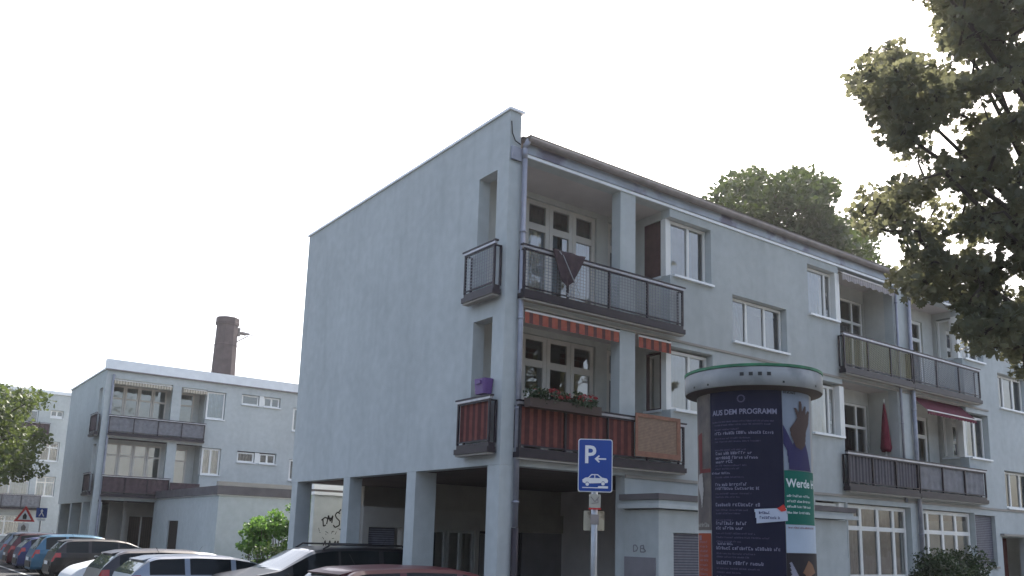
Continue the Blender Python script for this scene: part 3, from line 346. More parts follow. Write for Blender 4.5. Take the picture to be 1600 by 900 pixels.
# ---------------------------------------------------------------- ground
def P(x, y, *_): return (x, y)
g = MB(); g.quad((-300,-300,0),(400,-300,0),(400,500,0),(-300,500,0)); tag(g.build('road', M['asphalt']), kind='structure')
g = MB(); g.box(-.75, 60, -9.5, -2.3, -.1, .12); g.box(2.0, 60, -2.3, 9.6, -.1, .12); g.box(1.2, 60, 9.6, 32.8, -.1, .118); g.box(-.9, 60, 32.8, 60, -.1, .12); tag(g.build('pavement', M['paving']), kind='structure')
g = MB(); g.box(-.88, -.753, -9.5, -2.3, -.1, .125); g.box(-1.03, -.903, 32.8, 60, -.1, .125); tag(g.build('kerb', M['kerb']), kind='structure')
g = MB(); g.quad((-3.45, 9, .004), (-3.33, 9, .004), (-3.33, 52, .004), (-3.45, 52, .004)); tag(g.build('road_line', M['line']), kind='structure')
for yy in (25.2, 22.6): pass
# ---------------------------------------------------------------- main apartment building
A = empty('apartment_building', label='large three storey grey rendered apartment block raised on square pillars, nearest of the buildings', cat='building')
XE = 27.0
gw = MB()
wall(gw, 'x', 0, .25, 0, 8.97, 3.04, 9.5, [(.36, .95, 6.1, 8.46), (.36, .97, 3.3, 5.68)])
fh = [(.25, 2.9, -1, 3.04), (.37, 2.75, 6.05, 8.68), (3.16, 4.15, 6.05, 8.68), (4.15, 5.42, 7.24, 8.5),
      (.37, 2.75, 3.25, 5.88), (3.16, 4.15, 3.25, 5.88), (4.15, 5.42, 4.44, 5.74),
      (6.1, 8.0, 6.14, 7.2), (6.1, 8.0, 3.34, 4.4),
      (8.86, 10.12, 7.26, 8.5), (10.12, 12.56, 6.05, 8.68), (13.35, 16.1, 6.05, 8.68), (16.1, 17.36, 7.26, 8.5),
      (8.86, 10.12, 4.42, 5.72), (10.12, 12.56, 3.25, 5.88), (13.35, 16.1, 3.25, 5.88), (16.1, 17.36, 4.42, 5.72),
      (18.15, 20.0, 6.05, 7.12), (18.15, 20.0, 3.1, 4.2),
      (8.86, 10.08, 1.6, 2.88), (10.12, 12.9, 1.1, 2.88), (13.5, 16.18, 1.1, 2.88), (16.2, 17.36, 1.45, 2.84), (17.7, 19.3, .1, 2.27)]
wall(gw, 'y', 0, .25, .25, XE, .1, 8.72, fh)
wall(gw, 'x', XE, .25, 0, 9, .1, 9.3); wall(gw, 'y', 8.72, .25, .25, XE, 3.04, 9.3)
gw.build('wall', M['wall'], A)
# loggia back walls and side walls
for z0, z1 in ((6.05, 8.68), (3.25, 5.88)):
    lw = MB()
    wall(lw, 'y', 1.2, .15, .25, 4.15, z0, z1, [(.72, 3.2, z0+.08, z1-.12), (3.52, 4.08, z0+.08, z1-.12)])
    wall(lw, 'x', 4.16, .12, .25, 1.2, z0, z1, [(.2, .72, z0+1.2, z1-.18)])
    wall(lw, 'y', .8, .15, 10.2, 12.5, z0, z1, [(10.7, 12.48, z0+.08, z1-.35)])
    wall(lw, 'y', .8, .15, 13.4, 16.05, z0, z1, [(14.7, 15.5, z0+.08, z1-.35)])
    wall(lw, 'x', 12.56, .12, .25, .95, z0, z1); wall(lw, 'x', 13.23, .12, .25, .95, z0, z1); wall(lw, 'x', 10.0, .12, .25, .95, z0, z1, [(.2, .7, z0+1.2, z1-.18)])
    wall(lw, 'x', 16.12, .12, .25, .95, z0, z1, [(.2, .72, z0+1.2, z1-.18)])
    lw.build('loggia_wall', M['wall3'], A)
sl = MB(); sl.box(.25, XE, .25, 8.7, 8.68, 8.9); sl.build('roof', M['soffit'], A)
sl = MB(); sl.box(.25, XE, .25, 8.7, 5.88, 6.05); sl.build('floor_slab', M['soffit'], A)
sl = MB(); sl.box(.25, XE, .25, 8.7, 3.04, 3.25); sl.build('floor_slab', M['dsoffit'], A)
pt = MB(); pt.box(6.0, 6.15, 1.4, 8.6, .1, 8.6); pt.box(12.9, 13.05, 1.2, 8.6, .1, 8.6); pt.box(2.95, 26.9, 4.2, 4.35, 3.26, 8.6); pt.build('partition_wall', M['soffit'], A)
cp = MB(); cp.box(-.04, .3, -.04, 9.0, 9.5, 9.55); cp.build('coping', M['coping'], A)
# pale strip, zinc fascia, gutter with dark roof edge
s = MB(); s.box(.37, XE, -.03, -.001, 8.68, 8.74); s.build('eave_strip', M['coping'], A)
s = MB(); s.box(.3, XE, -.05, -.001, 8.745, 8.93); s.build('fascia', M['fascia'], A)
s = MB(); prof = [(math.cos(t)*.085, -math.sin(t)*.085) for t in [PI*k/8 for k in range(9)]]
s.prism([(a-.135, b+9.0) for a, b in prof]+[(-.05, 9.03), (-.22, 9.03)], lambda u, d, v: (d, u, v), .3, XE); s.build('gutter', M['gutter'], A, True)
s = MB(); s.box(.26, XE, -.05, .6, 9.035, 9.055); s.build('roof_edge', M['gutter'], A)
s = MB(); s.box(.02, .24, -.055, -.001, 8.55, 8.80); s.build('rain_head', M['zinc'], A)
# pillars under the gable
def pillar(x0, x1, y0, y1): m = MB(); m.box(x0, x1, y0, y1, -.05, 3.037); m.build('pillar', M['wall'], A)
pillar(0, .37, 0, .36); pillar(0, .47, 2.79, 3.14); pillar(0, .3, 5.66, 5.97); pillar(0, .38, 8.56, 8.9)
pillar(2.6, 2.9, 5.0, 5.3) if False else None
# downpipes
def pipe(x, y, z0, z1, r=.045, m='zinc', nm='downpipe'):
    t = MB(); t.tube((x, y, z0), (x, y, z1), r, 12)
    for z in [z0+.4+k*1.6 for k in range(int((z1-z0)/1.6)+1)]:
        if z < z1: t.tube((x, y, z), (x, y, z+.04), r*1.25, 12)
    return t.build(nm, M[m], A, True)
pipe(.30, -.07, 2.0, 8.6, .05); t = MB(); t.path([(.30, -.07, 8.6), (.27, -.10, 8.8), (.34, -.13, 8.97)], [.05]*3, 12); t.build('downpipe', M['zinc'], A, True)
pipe(.30, -.075, .12, 1.99, .062, 'steel', 'standpipe')
pipe(12.62, -.06, 3.0, 8.7, .035); pipe(13.2, -.08, .2, 8.9, .055)
pipe(.355, .03, 3.1, 8.6, .012, 'white', 'cable_conduit')
t = MB(); t.path([(.015, -.02, 9.28), (.03, -.03, 9.05), (.10, -.03, 8.92), (.2, -.06, 8.86)], [.012]*4, 6); t.build('cable', M['blackp'], A)
# --- windows
def french(y, x0, x1, z0, z1, tr=.55, cur=(), frame='cream', us=(), nm='french_window', fw=.09):
    return window(A, 'y', y, x0, x1, z0, z1, us=us, vs=(z1-tr,), frame=frame, curtain=[(x0+.06+a*(x1-x0-.12), x0+.06+b*(x1-x0-.12), z0+.1 if not c.startswith('T') else z1-tr, z1-tr if not c.startswith('T') else z1-.05, c.lstrip('T')) for a, b, c in cur], sill=False, name=nm, fw=fw, mw=.14)
zz = [(6.13, 8.55), (3.33, 5.75)]
xs = [(.74, 1.32), (1.33, 1.94), (1.95, 2.56), (2.57, 3.18)]
for k, (x0, x1) in enumerate(xs):
    french(1.24, x0, x1, *zz[0], cur=([(0, 1, 'Tbrown')] + [[(0, 1, 'curtain')], [(0, 1, 'curtain')], [(0, .48, 'curtain'), (.48, 1, 'brown')], [(0, .85, 'curtain')]][k]))
    french(1.24, x0, x1, *zz[1], cur=[[(0, .3, 'curtain')], [(0, .25, 'curtain')], [], [(0, .1, 'curtain')]][k])
for z0, z1 in zz: french(1.24, 3.54, 4.06, z0, z1, cur=[(0, 1, 'brown')])
for z in (7.24, 4.44):
    up = z > 6
    window(A, 'y', .15, 4.27, 5.40, z+.02, z+1.25, us=(4.86,), curtain=([(4.35, 5.1, z+.06, z+1.2, 'curtain')] if up else [(4.35, 5.05, z+.06, z+1.2, 'curtain')]), name='corner_window')
    window(A, 'x', 4.18, .30, .71, z+.03, z+1.22, frame='brown', curtain=[(.31, .7, z+.04, z+1.21, 'brown' if up else 'dark')], name='side_window', sill=.05, fw=.03)
    if up: m = MB(); m.box(4.155, 4.172, .28, .74, z+.02, z+1.24); m.build('closed_shutter', M['brown'], A)
    m = MB(); m.box(4.15, 4.262, .12, .262, z+.01, z+1.25); m.build('window_post', M['white'], A)
def three(x0, x1, z0, z1, tilt=None, cur=None):
    w3 = (x1-x0)/3
    window(A, 'y', .15, x0+.02, x1-.02, z0+.02, z1-.02, us=(x0+w3*1.0, x0+w3*2.02), curtain=cur or [(x0+w3, x1-.1, z0+.06, z1-.06, 'curtain')], tilt=(x0+.06, x0+w3-.04) if tilt else None, name='window', fw=.055)
three(6.1, 8.0, 6.14, 7.2, True, [(6.12, 6.2, 6.2, 7.1, 'curtain')]); three(6.1, 8.0, 3.34, 4.4)
three(18.15, 20.0, 6.05, 7.12, True, [(18.2, 18.4, 6.1, 7.05, 'curtain')]); three(18.15, 20.0, 3.1, 4.2, None, [(18.2, 18.5, 3.15, 4.1, 'curtain')])
for z in (7.26, 4.42):
    window(A, 'y', .15, 8.9, 10.02, z+.02, z+1.22, us=(9.75,), curtain=[(8.95, 9.7, z+.05, z+1.2, 'curtain')], tilt=(8.95, 9.7), name='corner_window')
    m = MB(); m.box(9.98, 10.16, .0, .17, z+.01, z+1.24); m.build('window_post', M['white'], A)
    window(A, 'y', .15, 16.22, 17.33, z+.02, z+1.22, us=(16.8,), curtain=[(16.3, 16.7, z+.05, z+1.2, 'curtain')], name='corner_window')
    window(A, 'x', 16.14, .3, .7, z+.03, z+1.2, curtain=None, name='side_window', sill=.05, fw=.045)
    m = MB(); m.box(16.08, 16.215, .10, .265, z+.01, z+1.24); m.build('window_post', M['white'], A)
    z0 = z-1.13 if z > 6 else z-1.09
    window(A, 'y', .84, 10.72, 12.46, z0, z0+2.2, us=(11.4, 12.0), vs=(z0+1.6,), curtain=[(10.8, 11.35, z0+.1, z0+2.1, 'pale_screen'), (11.45, 12.4, z0+.1, z0+1.5, 'pale_screen')], name='french_window', sill=False)
    window(A, 'y', .84, 14.72, 15.48, z0, z0+2.2, vs=(z0+1.65,), curtain=[(14.8, 15.4, z0+.1, z0+2.1, 'pale_screen')], name='balcony_door', sill=False, fw=.09)
# ground floor glazing on the right
window(A, 'y', .12, 8.9, 9.85, 1.62, 2.84, us=(9.35,), curtain=[(8.95, 9.8, 1.7, 2.8, 'pale_screen')], name='window')
m = MB(); m.box(9.86, 10.118, .06, .2, 1.4, 2.87); m.build('white_panel', M['white'], A)
window(A, 'y', .14, 10.14, 12.88, 1.12, 2.86, us=(10.85, 11.6, 12.3), vs=(2.3,), curtain=[(10.2, 12.8, 1.2, 2.8, 'pale_screen')], name='shop_window', sill=False, fw=.09)
window(A, 'y', .14, 13.52, 16.16, 1.12, 2.86, us=(13.95, 14.7, 15.4), vs=(2.3,), name='shop_window', sill=False, fw=.09)
m = MB(); m.box(16.22, 17.34, .10, .14, 1.47, 2.82); m.build('roller_shutter', M['shutter'], A)
m = MB(); m.box(16.2, 17.38, -.05, .12, 1.38, 1.44); m.build('window_sill', M['beige'], A)
m = MB(); m.box(17.72, 19.28, .6, .66, .12, 2.25); d = m.build('entrance_door', M['reddoor'], A); m = MB(); m.tube((18.5, .52, 1.1), (18.5, .52, 1.4), .015); m.tube((18.5,.52,1.12),(18.5,.6,1.12),.01); m.tube((18.5,.52,1.38),(18.5,.6,1.38),.01); m.build('handle', M['galv'], d)
m = MB(); m.box(17.6, 19.4, -.12, -.003, 2.3, 2.36); m.build('door_lintel', M['beige'], A)
# slab line above the ground floor
m = MB(); m.box(2.9, XE, -.03, -.001, 3.0, 3.06); m.build('string_course', M['beige'], A)
m = MB(); m.box(.38, 17.4, -.025, -.001, 5.84, 5.89); m.build('string_course', M['beige'], A)
# --- balconies
balcony(A, 'y', -.2, .26, 4.34, 5.97, 6.97, 4)
balcony(A, 'x', -.2, .10, 1.06, 6.02, 7.02, 1)
balcony(A, 'y', -.2, .26, 4.34, 3.17, 4.17, 4, infill=[(.3, 3.0, 'screen'), (3.0, 4.3, 'latt')])
balcony(A, 'x', -.2, .10, 1.10, 3.24, 4.24, 1, infill=[(.14, 1.06, 'screen_y')])
m = MB(); m.box(2.96, 4.14, -.235, -.21, 3.42, 4.2); wp = m.build('reed_panel', M['reed'], A)
m = MB()
for b in ((2.94, 3.0, 3.4, 4.22), (4.06, 4.16, 3.4, 4.22), (3.0, 4.06, 3.4, 3.5), (3.0, 4.06, 4.15, 4.22)): m.box(b[0], b[1], -.25, -.236, b[2], b[3])
m.build('panel_border', M['wood'], wp)
balcony(A, 'y', -.2, 9.97, 13.05, 5.97, 6.99, 3, slope=-.35, lat='mesh_tan')
balcony(A, 'y', -.2, 13.1, 16.65, 5.97, 6.99, 3, slope=-.35)
balcony(A, 'y', -.2, 9.95, 13.05, 3.15, 4.1, 3, infill=[(9.99, 13.0, 'greyscreen')])
balcony(A, 'y', -.2, 13.1, 16.6, 3.15, 4.1, 3, infill=[(13.14, 16.55, 'pale_screen')])
# --- awnings
awning(A, .1, .40, 2.68, 5.84, .06, .16, 'awn_or', 0, .22)
awning(A, .1, 3.2, 4.1, 5.84, .06, .16, 'awn_or', 0, .23)
awning(A, .2, 10.15, 12.5, 8.64, .12, .30, 'awn_gr', .27, .20)
awning(A, .15, 13.45, 16.05, 5.87, .44, .45, 'awn_rd', .16, .12)
# blind head boxes over lower loggia
# --- ground floor pavilion under the block
sp = MB()
wall(sp, 'y', 5.5, .2, .3, 9.0, 0, 2.42, [(.45, 1.28, .2, 1.98), (1.5, 3.3, .2, 1.98), (3.4, 4.3, .2, 1.98), (4.38, 6.35, .2, 1.98), (6.38, 6.9, .12, 1.98), (7.0, 7.6, .12, 1.98)])
sp.box(.3, 9, 5.7, 6.0, 2.30, 2.42); sp.box(1.7, 9, 8.3, 8.5, .12, 3.03); sp.box(1.55, 9.0, 5.62, 5.75, 2.425, 3.03)  # rear upright box: unseen partition, added to keep back light off the shop interior
sp.build('shopfront_wall', M['beige'], A)
m = MB(); m.box(.47, 1.15, 5.6, 5.66, .5, 1.97); m.build('roller_shutter', M['shutter'], A)
window(A, 'y', 5.56, 1.52, 2.5, .2, 1.97, vs=(.9,), frame='concrete', name='shop_window', sill=False, curtain=[(1.7, 2.3, .3, 1.9, 'dark')])
window(A, 'y', 5.56, 2.52, 3.3, .2, 1.97, us=(2.9,), frame='concrete', name='shop_window', sill=False, curtain=[(2.95, 3.2, .2, 1.9, 'beige')])
window(A, 'y', 5.56, 3.4, 4.3, .2, 1.97, us=(3.85,), frame='steel', name='shop_window', sill=False)
m = MB(); m.box(4.72, 6.33, 5.56, 5.62, .12, 1.97); m.build('shop_panel', M['greydoor'], A)
m = MB(); m.box(4.40, 4.70, 5.56, 5.63, .12, 1.97); m.build('shop_panel', M['darkdoor'], A)
for x0, x1 in ((6.39, 6.89), (7.01, 7.59)):
    m = MB(); m.box(x0, x1, 5.6, 5.66, .12, 1.97); d = m.build('door', M['darkdoor'], A)
    m = MB(); m.tube((x1-.08, 5.55, 1.15), (x1-.08, 5.55, 1.32), .012); m.box(x1-.09, x1-.07, 5.55, 5.6, 1.15, 1.18); m.build('handle', M['galv'], d)
m = MB(); m.box(4.5, 4.62, 5.44, 5.498, 2.6, 2.9) if False else None
# front extension
ex = MB()
wall(ex, 'x', 2.9, .2, -.87, -.002, .12, 2.40); wall(ex, 'y', -.87, .2, 3.1, 8.7, .12, 2.40, [(3.28, 4.4, .12, 2.0)]); wall(ex, 'x', 8.5, .2, -.67, -.002, .12, 2.4)
ex.build('extension_wall', M['wall'], A)
m = MB(); m.box(2.72, 8.9, -1.05, -.003, 2.42, 2.50); m.box(2.8, 8.8, -.98, -.003, 2.502, 2.57); m.build('extension_roof', M['wall'], A)
m = MB(); m.box(2.75, 8.85, -1.02, -.003, 2.573, 2.68); m.build('roof_edge', M['tar'], A)
m = MB(); m.box(3.29, 4.39, -.80, -.76, .12, 1.99); m.build('roller_shutter', M['shutter'], A)
m = MB(); m.box(2.875, 2.898, -.80, -.02, .5, 1.55); m.build('notice_board', M['greydoor'], A)
# house number like marks over the board
def stroke(mb, pts, fn, wdt=.02, d=-.003, th=.003):
    for (a, b), (c, e) in zip(pts, pts[1:]):
        L = math.hypot(c-a, e-b) or 1; nx, ny = -(e-b)/L*wdt/2, (c-a)/L*wdt/2
        mb.prism([(a+nx, b+ny), (c+nx, e+ny), (c-nx, e-ny), (a-nx, b-ny)], fn, d-th, d)
FX = lambda u, d, v: (2.9+d, u, v)
m = MB()
for pts in ([(-.24, 1.76), (-.24, 1.64), (-.32, 1.66), (-.35, 1.71), (-.30, 1.76), (-.24, 1.76)], [(-.42, 1.64), (-.42, 1.75), (-.5, 1.76), (-.5, 1.70), (-.42, 1.70)], [(-.5, 1.70), (-.55, 1.66), (-.5, 1.64), (-.42, 1.64)]): stroke(m, pts, FX, .02)
m.build('painted_mark', M['greydoor'], A)
# ---------------------------------------------------------------- low wing with graffiti behind the pillars
Lw = empty('courtyard_wall', label='tall pale courtyard wall with black scrawled graffiti seen between the pillars', cat='wall')
m = MB(); m.box(1.33, 12, 10.5, 10.72, .1, 2.84); m.build('wall', M['wall2'], Lw)
m = MB(); m.box(1.28, 12.1, 10.42, 10.8, 2.845, 2.93); m.box(1.24, 12.1, 10.38, 10.84, 2.99, 3.12); m.build('coping', M['coping'], Lw)
m = MB(); m.box(1.3, 12.05, 10.45, 10.77, 2.932, 2.988); m.build('coping_joint', M['gutter'], Lw)
m = MB(); m.box(2.9, 3.75, 10.30, 10.46, 2.46, 2.56); m.build('awning_box', M['coping'], Lw)
m = MB(); m.box(2.2, 12, 10.41, 10.497, 2.36, 2.44); m.build('canopy_edge', M['gutter'], Lw)
m = MB(); FY = lambda u, d, v: (u, 10.5+d, v)
G = [[(1.66, 2.16), (1.76, 2.24), (1.84, 2.22)], [(1.70, 2.2), (1.73, 2.0), (1.80, 2.04)], [(1.82, 2.06), (1.86, 2.3), (1.92, 2.14), (1.99, 2.3), (1.97, 2.1)],
     [(2.2, 2.36), (2.12, 2.40), (2.06, 2.32), (2.10, 2.24), (2.2, 2.16), (2.2, 2.04), (2.08, 1.98), (2.02, 2.04)], [(1.84, 2.2), (2.0, 2.24)], [(2.16, 2.4), (2.22, 2.48)]]
for q in G: stroke(m, [(a-.09, b) for a, b in q], FY, .035)
random.seed(3)
for k in range(26):
    x = random.uniform(1.5, 2.25); z = random.uniform(1.3, 1.95); a = random.uniform(0, 6); l = random.uniform(.03, .1); stroke(m, [(x, z), (x+l*math.cos(a), z+l*math.sin(a))], FY, .012)
for x in (1.72, 1.86, 2.02, 2.1): stroke(m, [(x-.06, 1.45), (x, 1.62), (x+.05, 1.42)], FY, .03)
m.build('graffiti', M['blackp'], Lw)
# ---------------------------------------------------------------- second apartment building
Bd = empty('apartment_building', (.18, 33.54, 0), label='smaller looking pale three storey block further down the row with chimney rising behind', cat='building')
m = MB()
wall(m, 'x', 0, .25, 0, 9.1, 3.0, 9.45, [(.5, 1.3, 6.2, 8.6), (.5, 1.3, 3.4, 5.8)])
h2 = [(.25, 2.9, -1, 3.1), (.3, 3.17, 6.4, 9.03), (3.62, 4.9, 6.4, 9.0), (4.9, 5.9, 7.5, 8.95), (.3, 3.17, 3.45, 6.1), (3.62, 4.9, 3.45, 6.08), (4.9, 5.9, 4.6, 6.0),
      (6.75, 8.9, 8.45, 9.02), (6.75, 8.9, 5.38, 5.98), (9.65, 10.9, 7.3, 8.6), (9.65, 10.9, 4.6, 5.75)]
wall(m, 'y', 0, .25, .25, 24, .1, 9.45, h2)
wall(m, 'y', 8.85, .25, .25, 24, .1, 9.3); wall(m, 'x', 24, .25, 0, 9.1, .1, 9.3)
m.build('wall', M['wall2'], Bd)
m = MB()
for z0, z1 in ((6.4, 9.1), (3.45, 6.15)): wall(m, 'y', 1.2, .15, .25, 4.9, z0, z1); wall(m, 'x', 4.9, .1, .25, 1.2, z0, z1)
m.build('loggia_wall', M['wall3'], Bd)
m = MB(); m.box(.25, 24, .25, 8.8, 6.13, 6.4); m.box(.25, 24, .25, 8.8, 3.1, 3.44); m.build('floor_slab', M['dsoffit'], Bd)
m = MB(); m.box(.25, 24, .25, 8.8, 9.1, 9.4); m.build('roof', M['soffit'], Bd)
m = MB(); m.box(-.06, 24, -.12, .3, 9.455, 9.93); m.box(-.06, .3, .3, 9.2, 9.455, 9.52); m.build('coping', M['coping'], Bd)
m = MB(); m.box(-.07, 24, -.13, -.0, 9.40, 9.452); m.build('roof_edge', M['gutter'], Bd)
for y in (0, 2.08, 5.08, 8.2): m = MB(); m.box(0, .45, y, y+.35 if y else .4, .1, 2.997); m.build('pillar', M['wall2'], Bd)
m = MB(); m.tube((.32, -.08, .3), (.32, -.08, 9.2), .06); m.build('downpipe', M['zinc'], Bd)
def win2(x0, x1, z0, z1, us=(), vs=(), cur='curtain', c=1.14, nm='french_window', sill=False, fr='cream', frac=1, par=None):
    return window(par or Bd, 'y', c, x0, x1, z0, z1, us=us, vs=vs, frame=fr, curtain=[(x0+.06, x0+(x1-x0)*frac-.06, z0+.06, z1-.06, cur)] if cur else None, name=nm, sill=sill, fw=.08)
for k in range(4):
    x = .5+k*.68
    win2(x, x+.66, 6.5, 8.85, vs=(8.2,), cur='curtain' if k < 3 else 'dark'); win2(x, x+.66, 3.55, 5.95, vs=(5.35,), cur='curtain' if k < 2 else 'brown')
win2(3.75, 4.6, 6.5, 8.85, vs=(8.2,)); win2(3.75, 4.5, 3.55, 5.9, vs=(5.3,), cur='darkdoor', nm='balcony_door')
win2(4.95, 5.88, 7.52, 8.93, c=.1, nm='corner_window', sill=True, fr='white'); win2(4.95, 5.88, 4.62, 5.98, us=(5.4,), c=.1, nm='corner_window', sill=True, fr='white', cur='pale_screen')
for z in (8.47, 5.4):
    win2(6.78, 7.7, z, z+.53, c=.12, nm='window', sill=True, fr='white', cur='brown' if z < 6 else None); win2(7.98, 8.87, z, z+.53, us=(8.42,), c=.12, nm='window', sill=True, fr='white', cur=None)
    m = MB(); m.box(7.72, 7.96, .02, .1, z-.01, z+.55); m.build('window_panel', M['white'], Bd)
win2(9.68, 10.88, 7.32, 8.58, c=.05, nm='window', sill=True, fr='white', cur=None); win2(9.68, 10.88, 4.62, 5.73, c=.05, nm='window', sill=True, fr='white', cur=None)
balcony(Bd, 'y', -.22, .3, 4.9, 6.2, 7.22, 4, infill=[(.34, 4.86, 'pale_screen')]); balcony(Bd, 'x', -.25, .1, 1.5, 6.2, 7.3, 1, infill=[(.14, 1.46, 'dark_screen')])
balcony(Bd, 'y', -.22, .3, 3.4, 3.25, 4.3, 3, infill=[(.34, 3.36, 'dark_screen')]); balcony(Bd, 'x', -.25, .1, 1.5, 3.3, 4.4, 1, infill=[(.14, 1.46, 'dark_screen')])
m = MB(); m.box(3.45, 4.9, -.2, -.14, 3.75, 4.1); m.box(3.45, 3.5, -.2, -.14, 3.4, 3.75); m.box(4.85, 4.9, -.2, -.14, 3.4, 3.75); m.build('terrace_rail', M['dark_screen'], Bd)
aw = awning(Bd, .1, .34, 3.1, 9.0, .08, .25, 'awn_be', .3, .22); aw = awning(Bd, .1, 3.66, 4.86, 8.98, .08, .25, 'awn_be', .3, .22)
# protruding one storey extension
m = MB(); wall(m, 'x', 2.92, .2, -9.5, -.002, .1, 3.22, [(-4.1, -2.45, .1, 2.2)]); wall(m, 'y', -9.5, .2, 3.12, 16, .1, 3.22); m.build('extension_wall', M['wall2'], Bd)
m = MB(); m.box(2.86, 16, -9.5, -.003, 3.225, 3.26); m.build('extension_roof', M['coping'], Bd)
m = MB(); m.box(2.80, 16, -9.62, -.003, 3.263, 3.62); m.build('roof_edge', M['tar'], Bd)
m = MB(); m.box(2.84, 16, -9.58, -9.3, 3.625, 3.80); m.build('parapet', M['beige'], Bd)
m = MB(); m.box(2.98, 3.03, -4.08, -2.47, .12, 2.19); m.build('door', M['browndoor'], Bd)
# under the block: back wall with brown doors
m = MB(); wall(m, 'y', 2.0, .2, 1.2, 3.5, .1, 3.08, [(2.2, 3.4, .12, 2.4)]); m.build('ground_floor_wall', M['beige'], Bd); m = MB(); wall(m, 'y', 7.8, .2, .5, 1.2, .1, 3.08); m.build('ground_floor_wall', M['beige'], Bd)
for x0, x1 in ((2.22, 2.76), (2.84, 3.38)): m = MB(); m.box(x0, x1, 2.08, 2.13, .12, 2.39); m.build('door', M['browndoor'], Bd)
m = MB(); m.box(2.77, 2.83, 2.05, 2.14, .12, 2.39); m.build('door_post', M['cream'], Bd)
m = MB(); m.box(1.7, 1.85, 1.2, 1.35, .1, 3.09); m.build('pillar', M['beige'], Bd)
# ---------------------------------------------------------------- third building far left
Cd = empty('apartment_building', (0, 62, 0), label='distant four storey block half hidden by the street tree at the far left', cat='building')
m = MB()
h3 = [(-14+4.2*k, -14+4.2*k+2.6, z, z+1.5) for k in range(4) for z in (1.0, 3.95, 6.6, 9.3)]+[(2.0, 2.9, 9.9, 10.5), (1.6, 2.9, 6.6, 8.1), (1.6, 2.9, 3.95, 5.45)]
wall(m, 'y', 0, .3, -16, 9, .1, 11.7, h3); wall(m, 'x', -16, .3, .3, 9, .1, 11.7); wall(m, 'x', 8.7, .3, .3, 9, .1, 11.7); m.build('wall', M['wall2'], Cd)
m = MB(); m.box(-15.7, 8.7, .3, 9, 11.3, 11.6); m.build('roof', M['soffit'], Cd)
m = MB(); m.box(-16.1, 9.1, -.1, .3, 11.72, 11.95); m.build('coping', M['coping'], Cd)
m = MB(); m.box(-15.7, 8.7, 1.5, 1.6, .1, 11.2); m.build('loggia_wall', M['wall3'], Cd)
for h in h3: win2(h[0]+.02, h[1]-.02, h[2]+.02, h[3]-.02, us=((h[0]+h[1])/2,), vs=(h[3]-.45,), c=.15, nm='window', sill=True, fr='white', cur='curtain' if (h[0]*7+h[2]) % 2 < 1.2 else 'dark', par=Cd)
for k in range(4):
    x = -14+4.2*k
    for z in (2.9, 8.3): balcony(Cd, 'y', -.5, x-.4, x+3.4, z, z+1.15, 3, infill=[(x-.36, x+3.36, 'pale_screen' if z < 5 else 'dark_screen')], depth=.48)
m = MB(); m.box(-14, -1.2, -1.6, -.003, 2.3, 2.5); m.build('canopy', M['gutter'], Cd)
# ---------------------------------------------------------------- chimney
Ch = empty('chimney', (22.4, 86.2, 0), .35, 'tall tapered brick chimney rising behind the second block with a bracket near its top', 'chimney')
m = MB()
prof = [(2.15, 0), (1.35, 18), (1.18, 25.0), (1.3, 25.05), (1.3, 25.9), (1.1, 25.95), (1.05, 24)]
m.lathe((0, 0, 0), prof, 8); m.build('stack', M['brick'], Ch)
m = MB(); m.lathe((0, 0, 0), [(1.33, 25.2), (1.36, 25.3), (1.33, 25.4)], 8); m.lathe((0, 0, 0), [(1.25, 22.6), (1.3, 22.7), (1.25, 22.8)], 8); m.build('iron_band', M['brick'], Ch)
m = MB(); m.tube((1.1, -.4, 24.3), (3.1, -1.2, 24.4), .09, 8, .05); m.tube((1.1, -.4, 23.3), (2.3, -.9, 24.2), .07); m.box(1.3, 2.3, -1.2, -.3, 24.3, 24.5)
m.tube((1.7, -.7, 24.4), (1.7, -.7, 25.2), .05); m.tube((1.3, -.5, 24.0), (1.3, -.5, 25.0), .18, 8); m.build('bracket', M['gutter'], Ch)
# ---------------------------------------------------------------- text helpers
def text_polys(body, size=1.0, bold=0):
    cu = bpy.data.curves.new('t', 'FONT'); cu.body = body; cu.size = size; cu.resolution_u = 3; cu.offset = bold
    ob = bpy.data.objects.new('t', cu); COL.objects.link(ob); bpy.context.view_layer.update()
    me = ob.evaluated_get(bpy.context.evaluated_depsgraph_get()).to_mesh()
    vs = [(v.co.x, v.co.y) for v in me.vertices]; fs = [tuple(p.vertices) for p in me.polygons]
    ob.evaluated_get(bpy.context.evaluated_depsgraph_get()).to_mesh_clear(); bpy.data.objects.remove(ob); bpy.data.curves.remove(cu)
    return vs, fs
def put_text(mb, body, fn, u, v, size, width=None, d=-.004, bold=0):
    vs, fs = text_polys(body, size, bold); x0 = min(p[0] for p in vs); x1 = max(p[0] for p in vs); k = (width/(x1-x0)) if width else 1
    mb.add([fn(u+(x-x0)*k, d, v+y) for x, y in vs], fs)
def glyphs(mb, fn, u0, u1, v, h, rnd, d=-.004, gap=.25):
    """a line of print too small to read: little letter-sized strokes, grouped in words"""
    u = u0
    while u < u1:
        for _ in range(rnd.randint(3, 9)):
            w_ = h*rnd.uniform(.45, .75); hh = h*rnd.choice((1, 1, .75, .7))
            if u+w_ > u1: return
            t = h*.2; k = rnd.random()
            P4 = lambda a, b, c, e: mb.quad(fn(a, d, c), fn(b, d, c), fn(b, d, e), fn(a, d, e))
            P4(u, u+t, v, v+hh)
            if k < .6: P4(u+t, u+w_*.85, v+hh-t, v+hh)
            if k > .3: P4(u+t, u+w_*.85, v, v+t)
            if k > .5: P4(u+w_*.85-t, u+w_*.85, v+t, v+hh-t)
            u += w_+h*.12
        u += h*.5
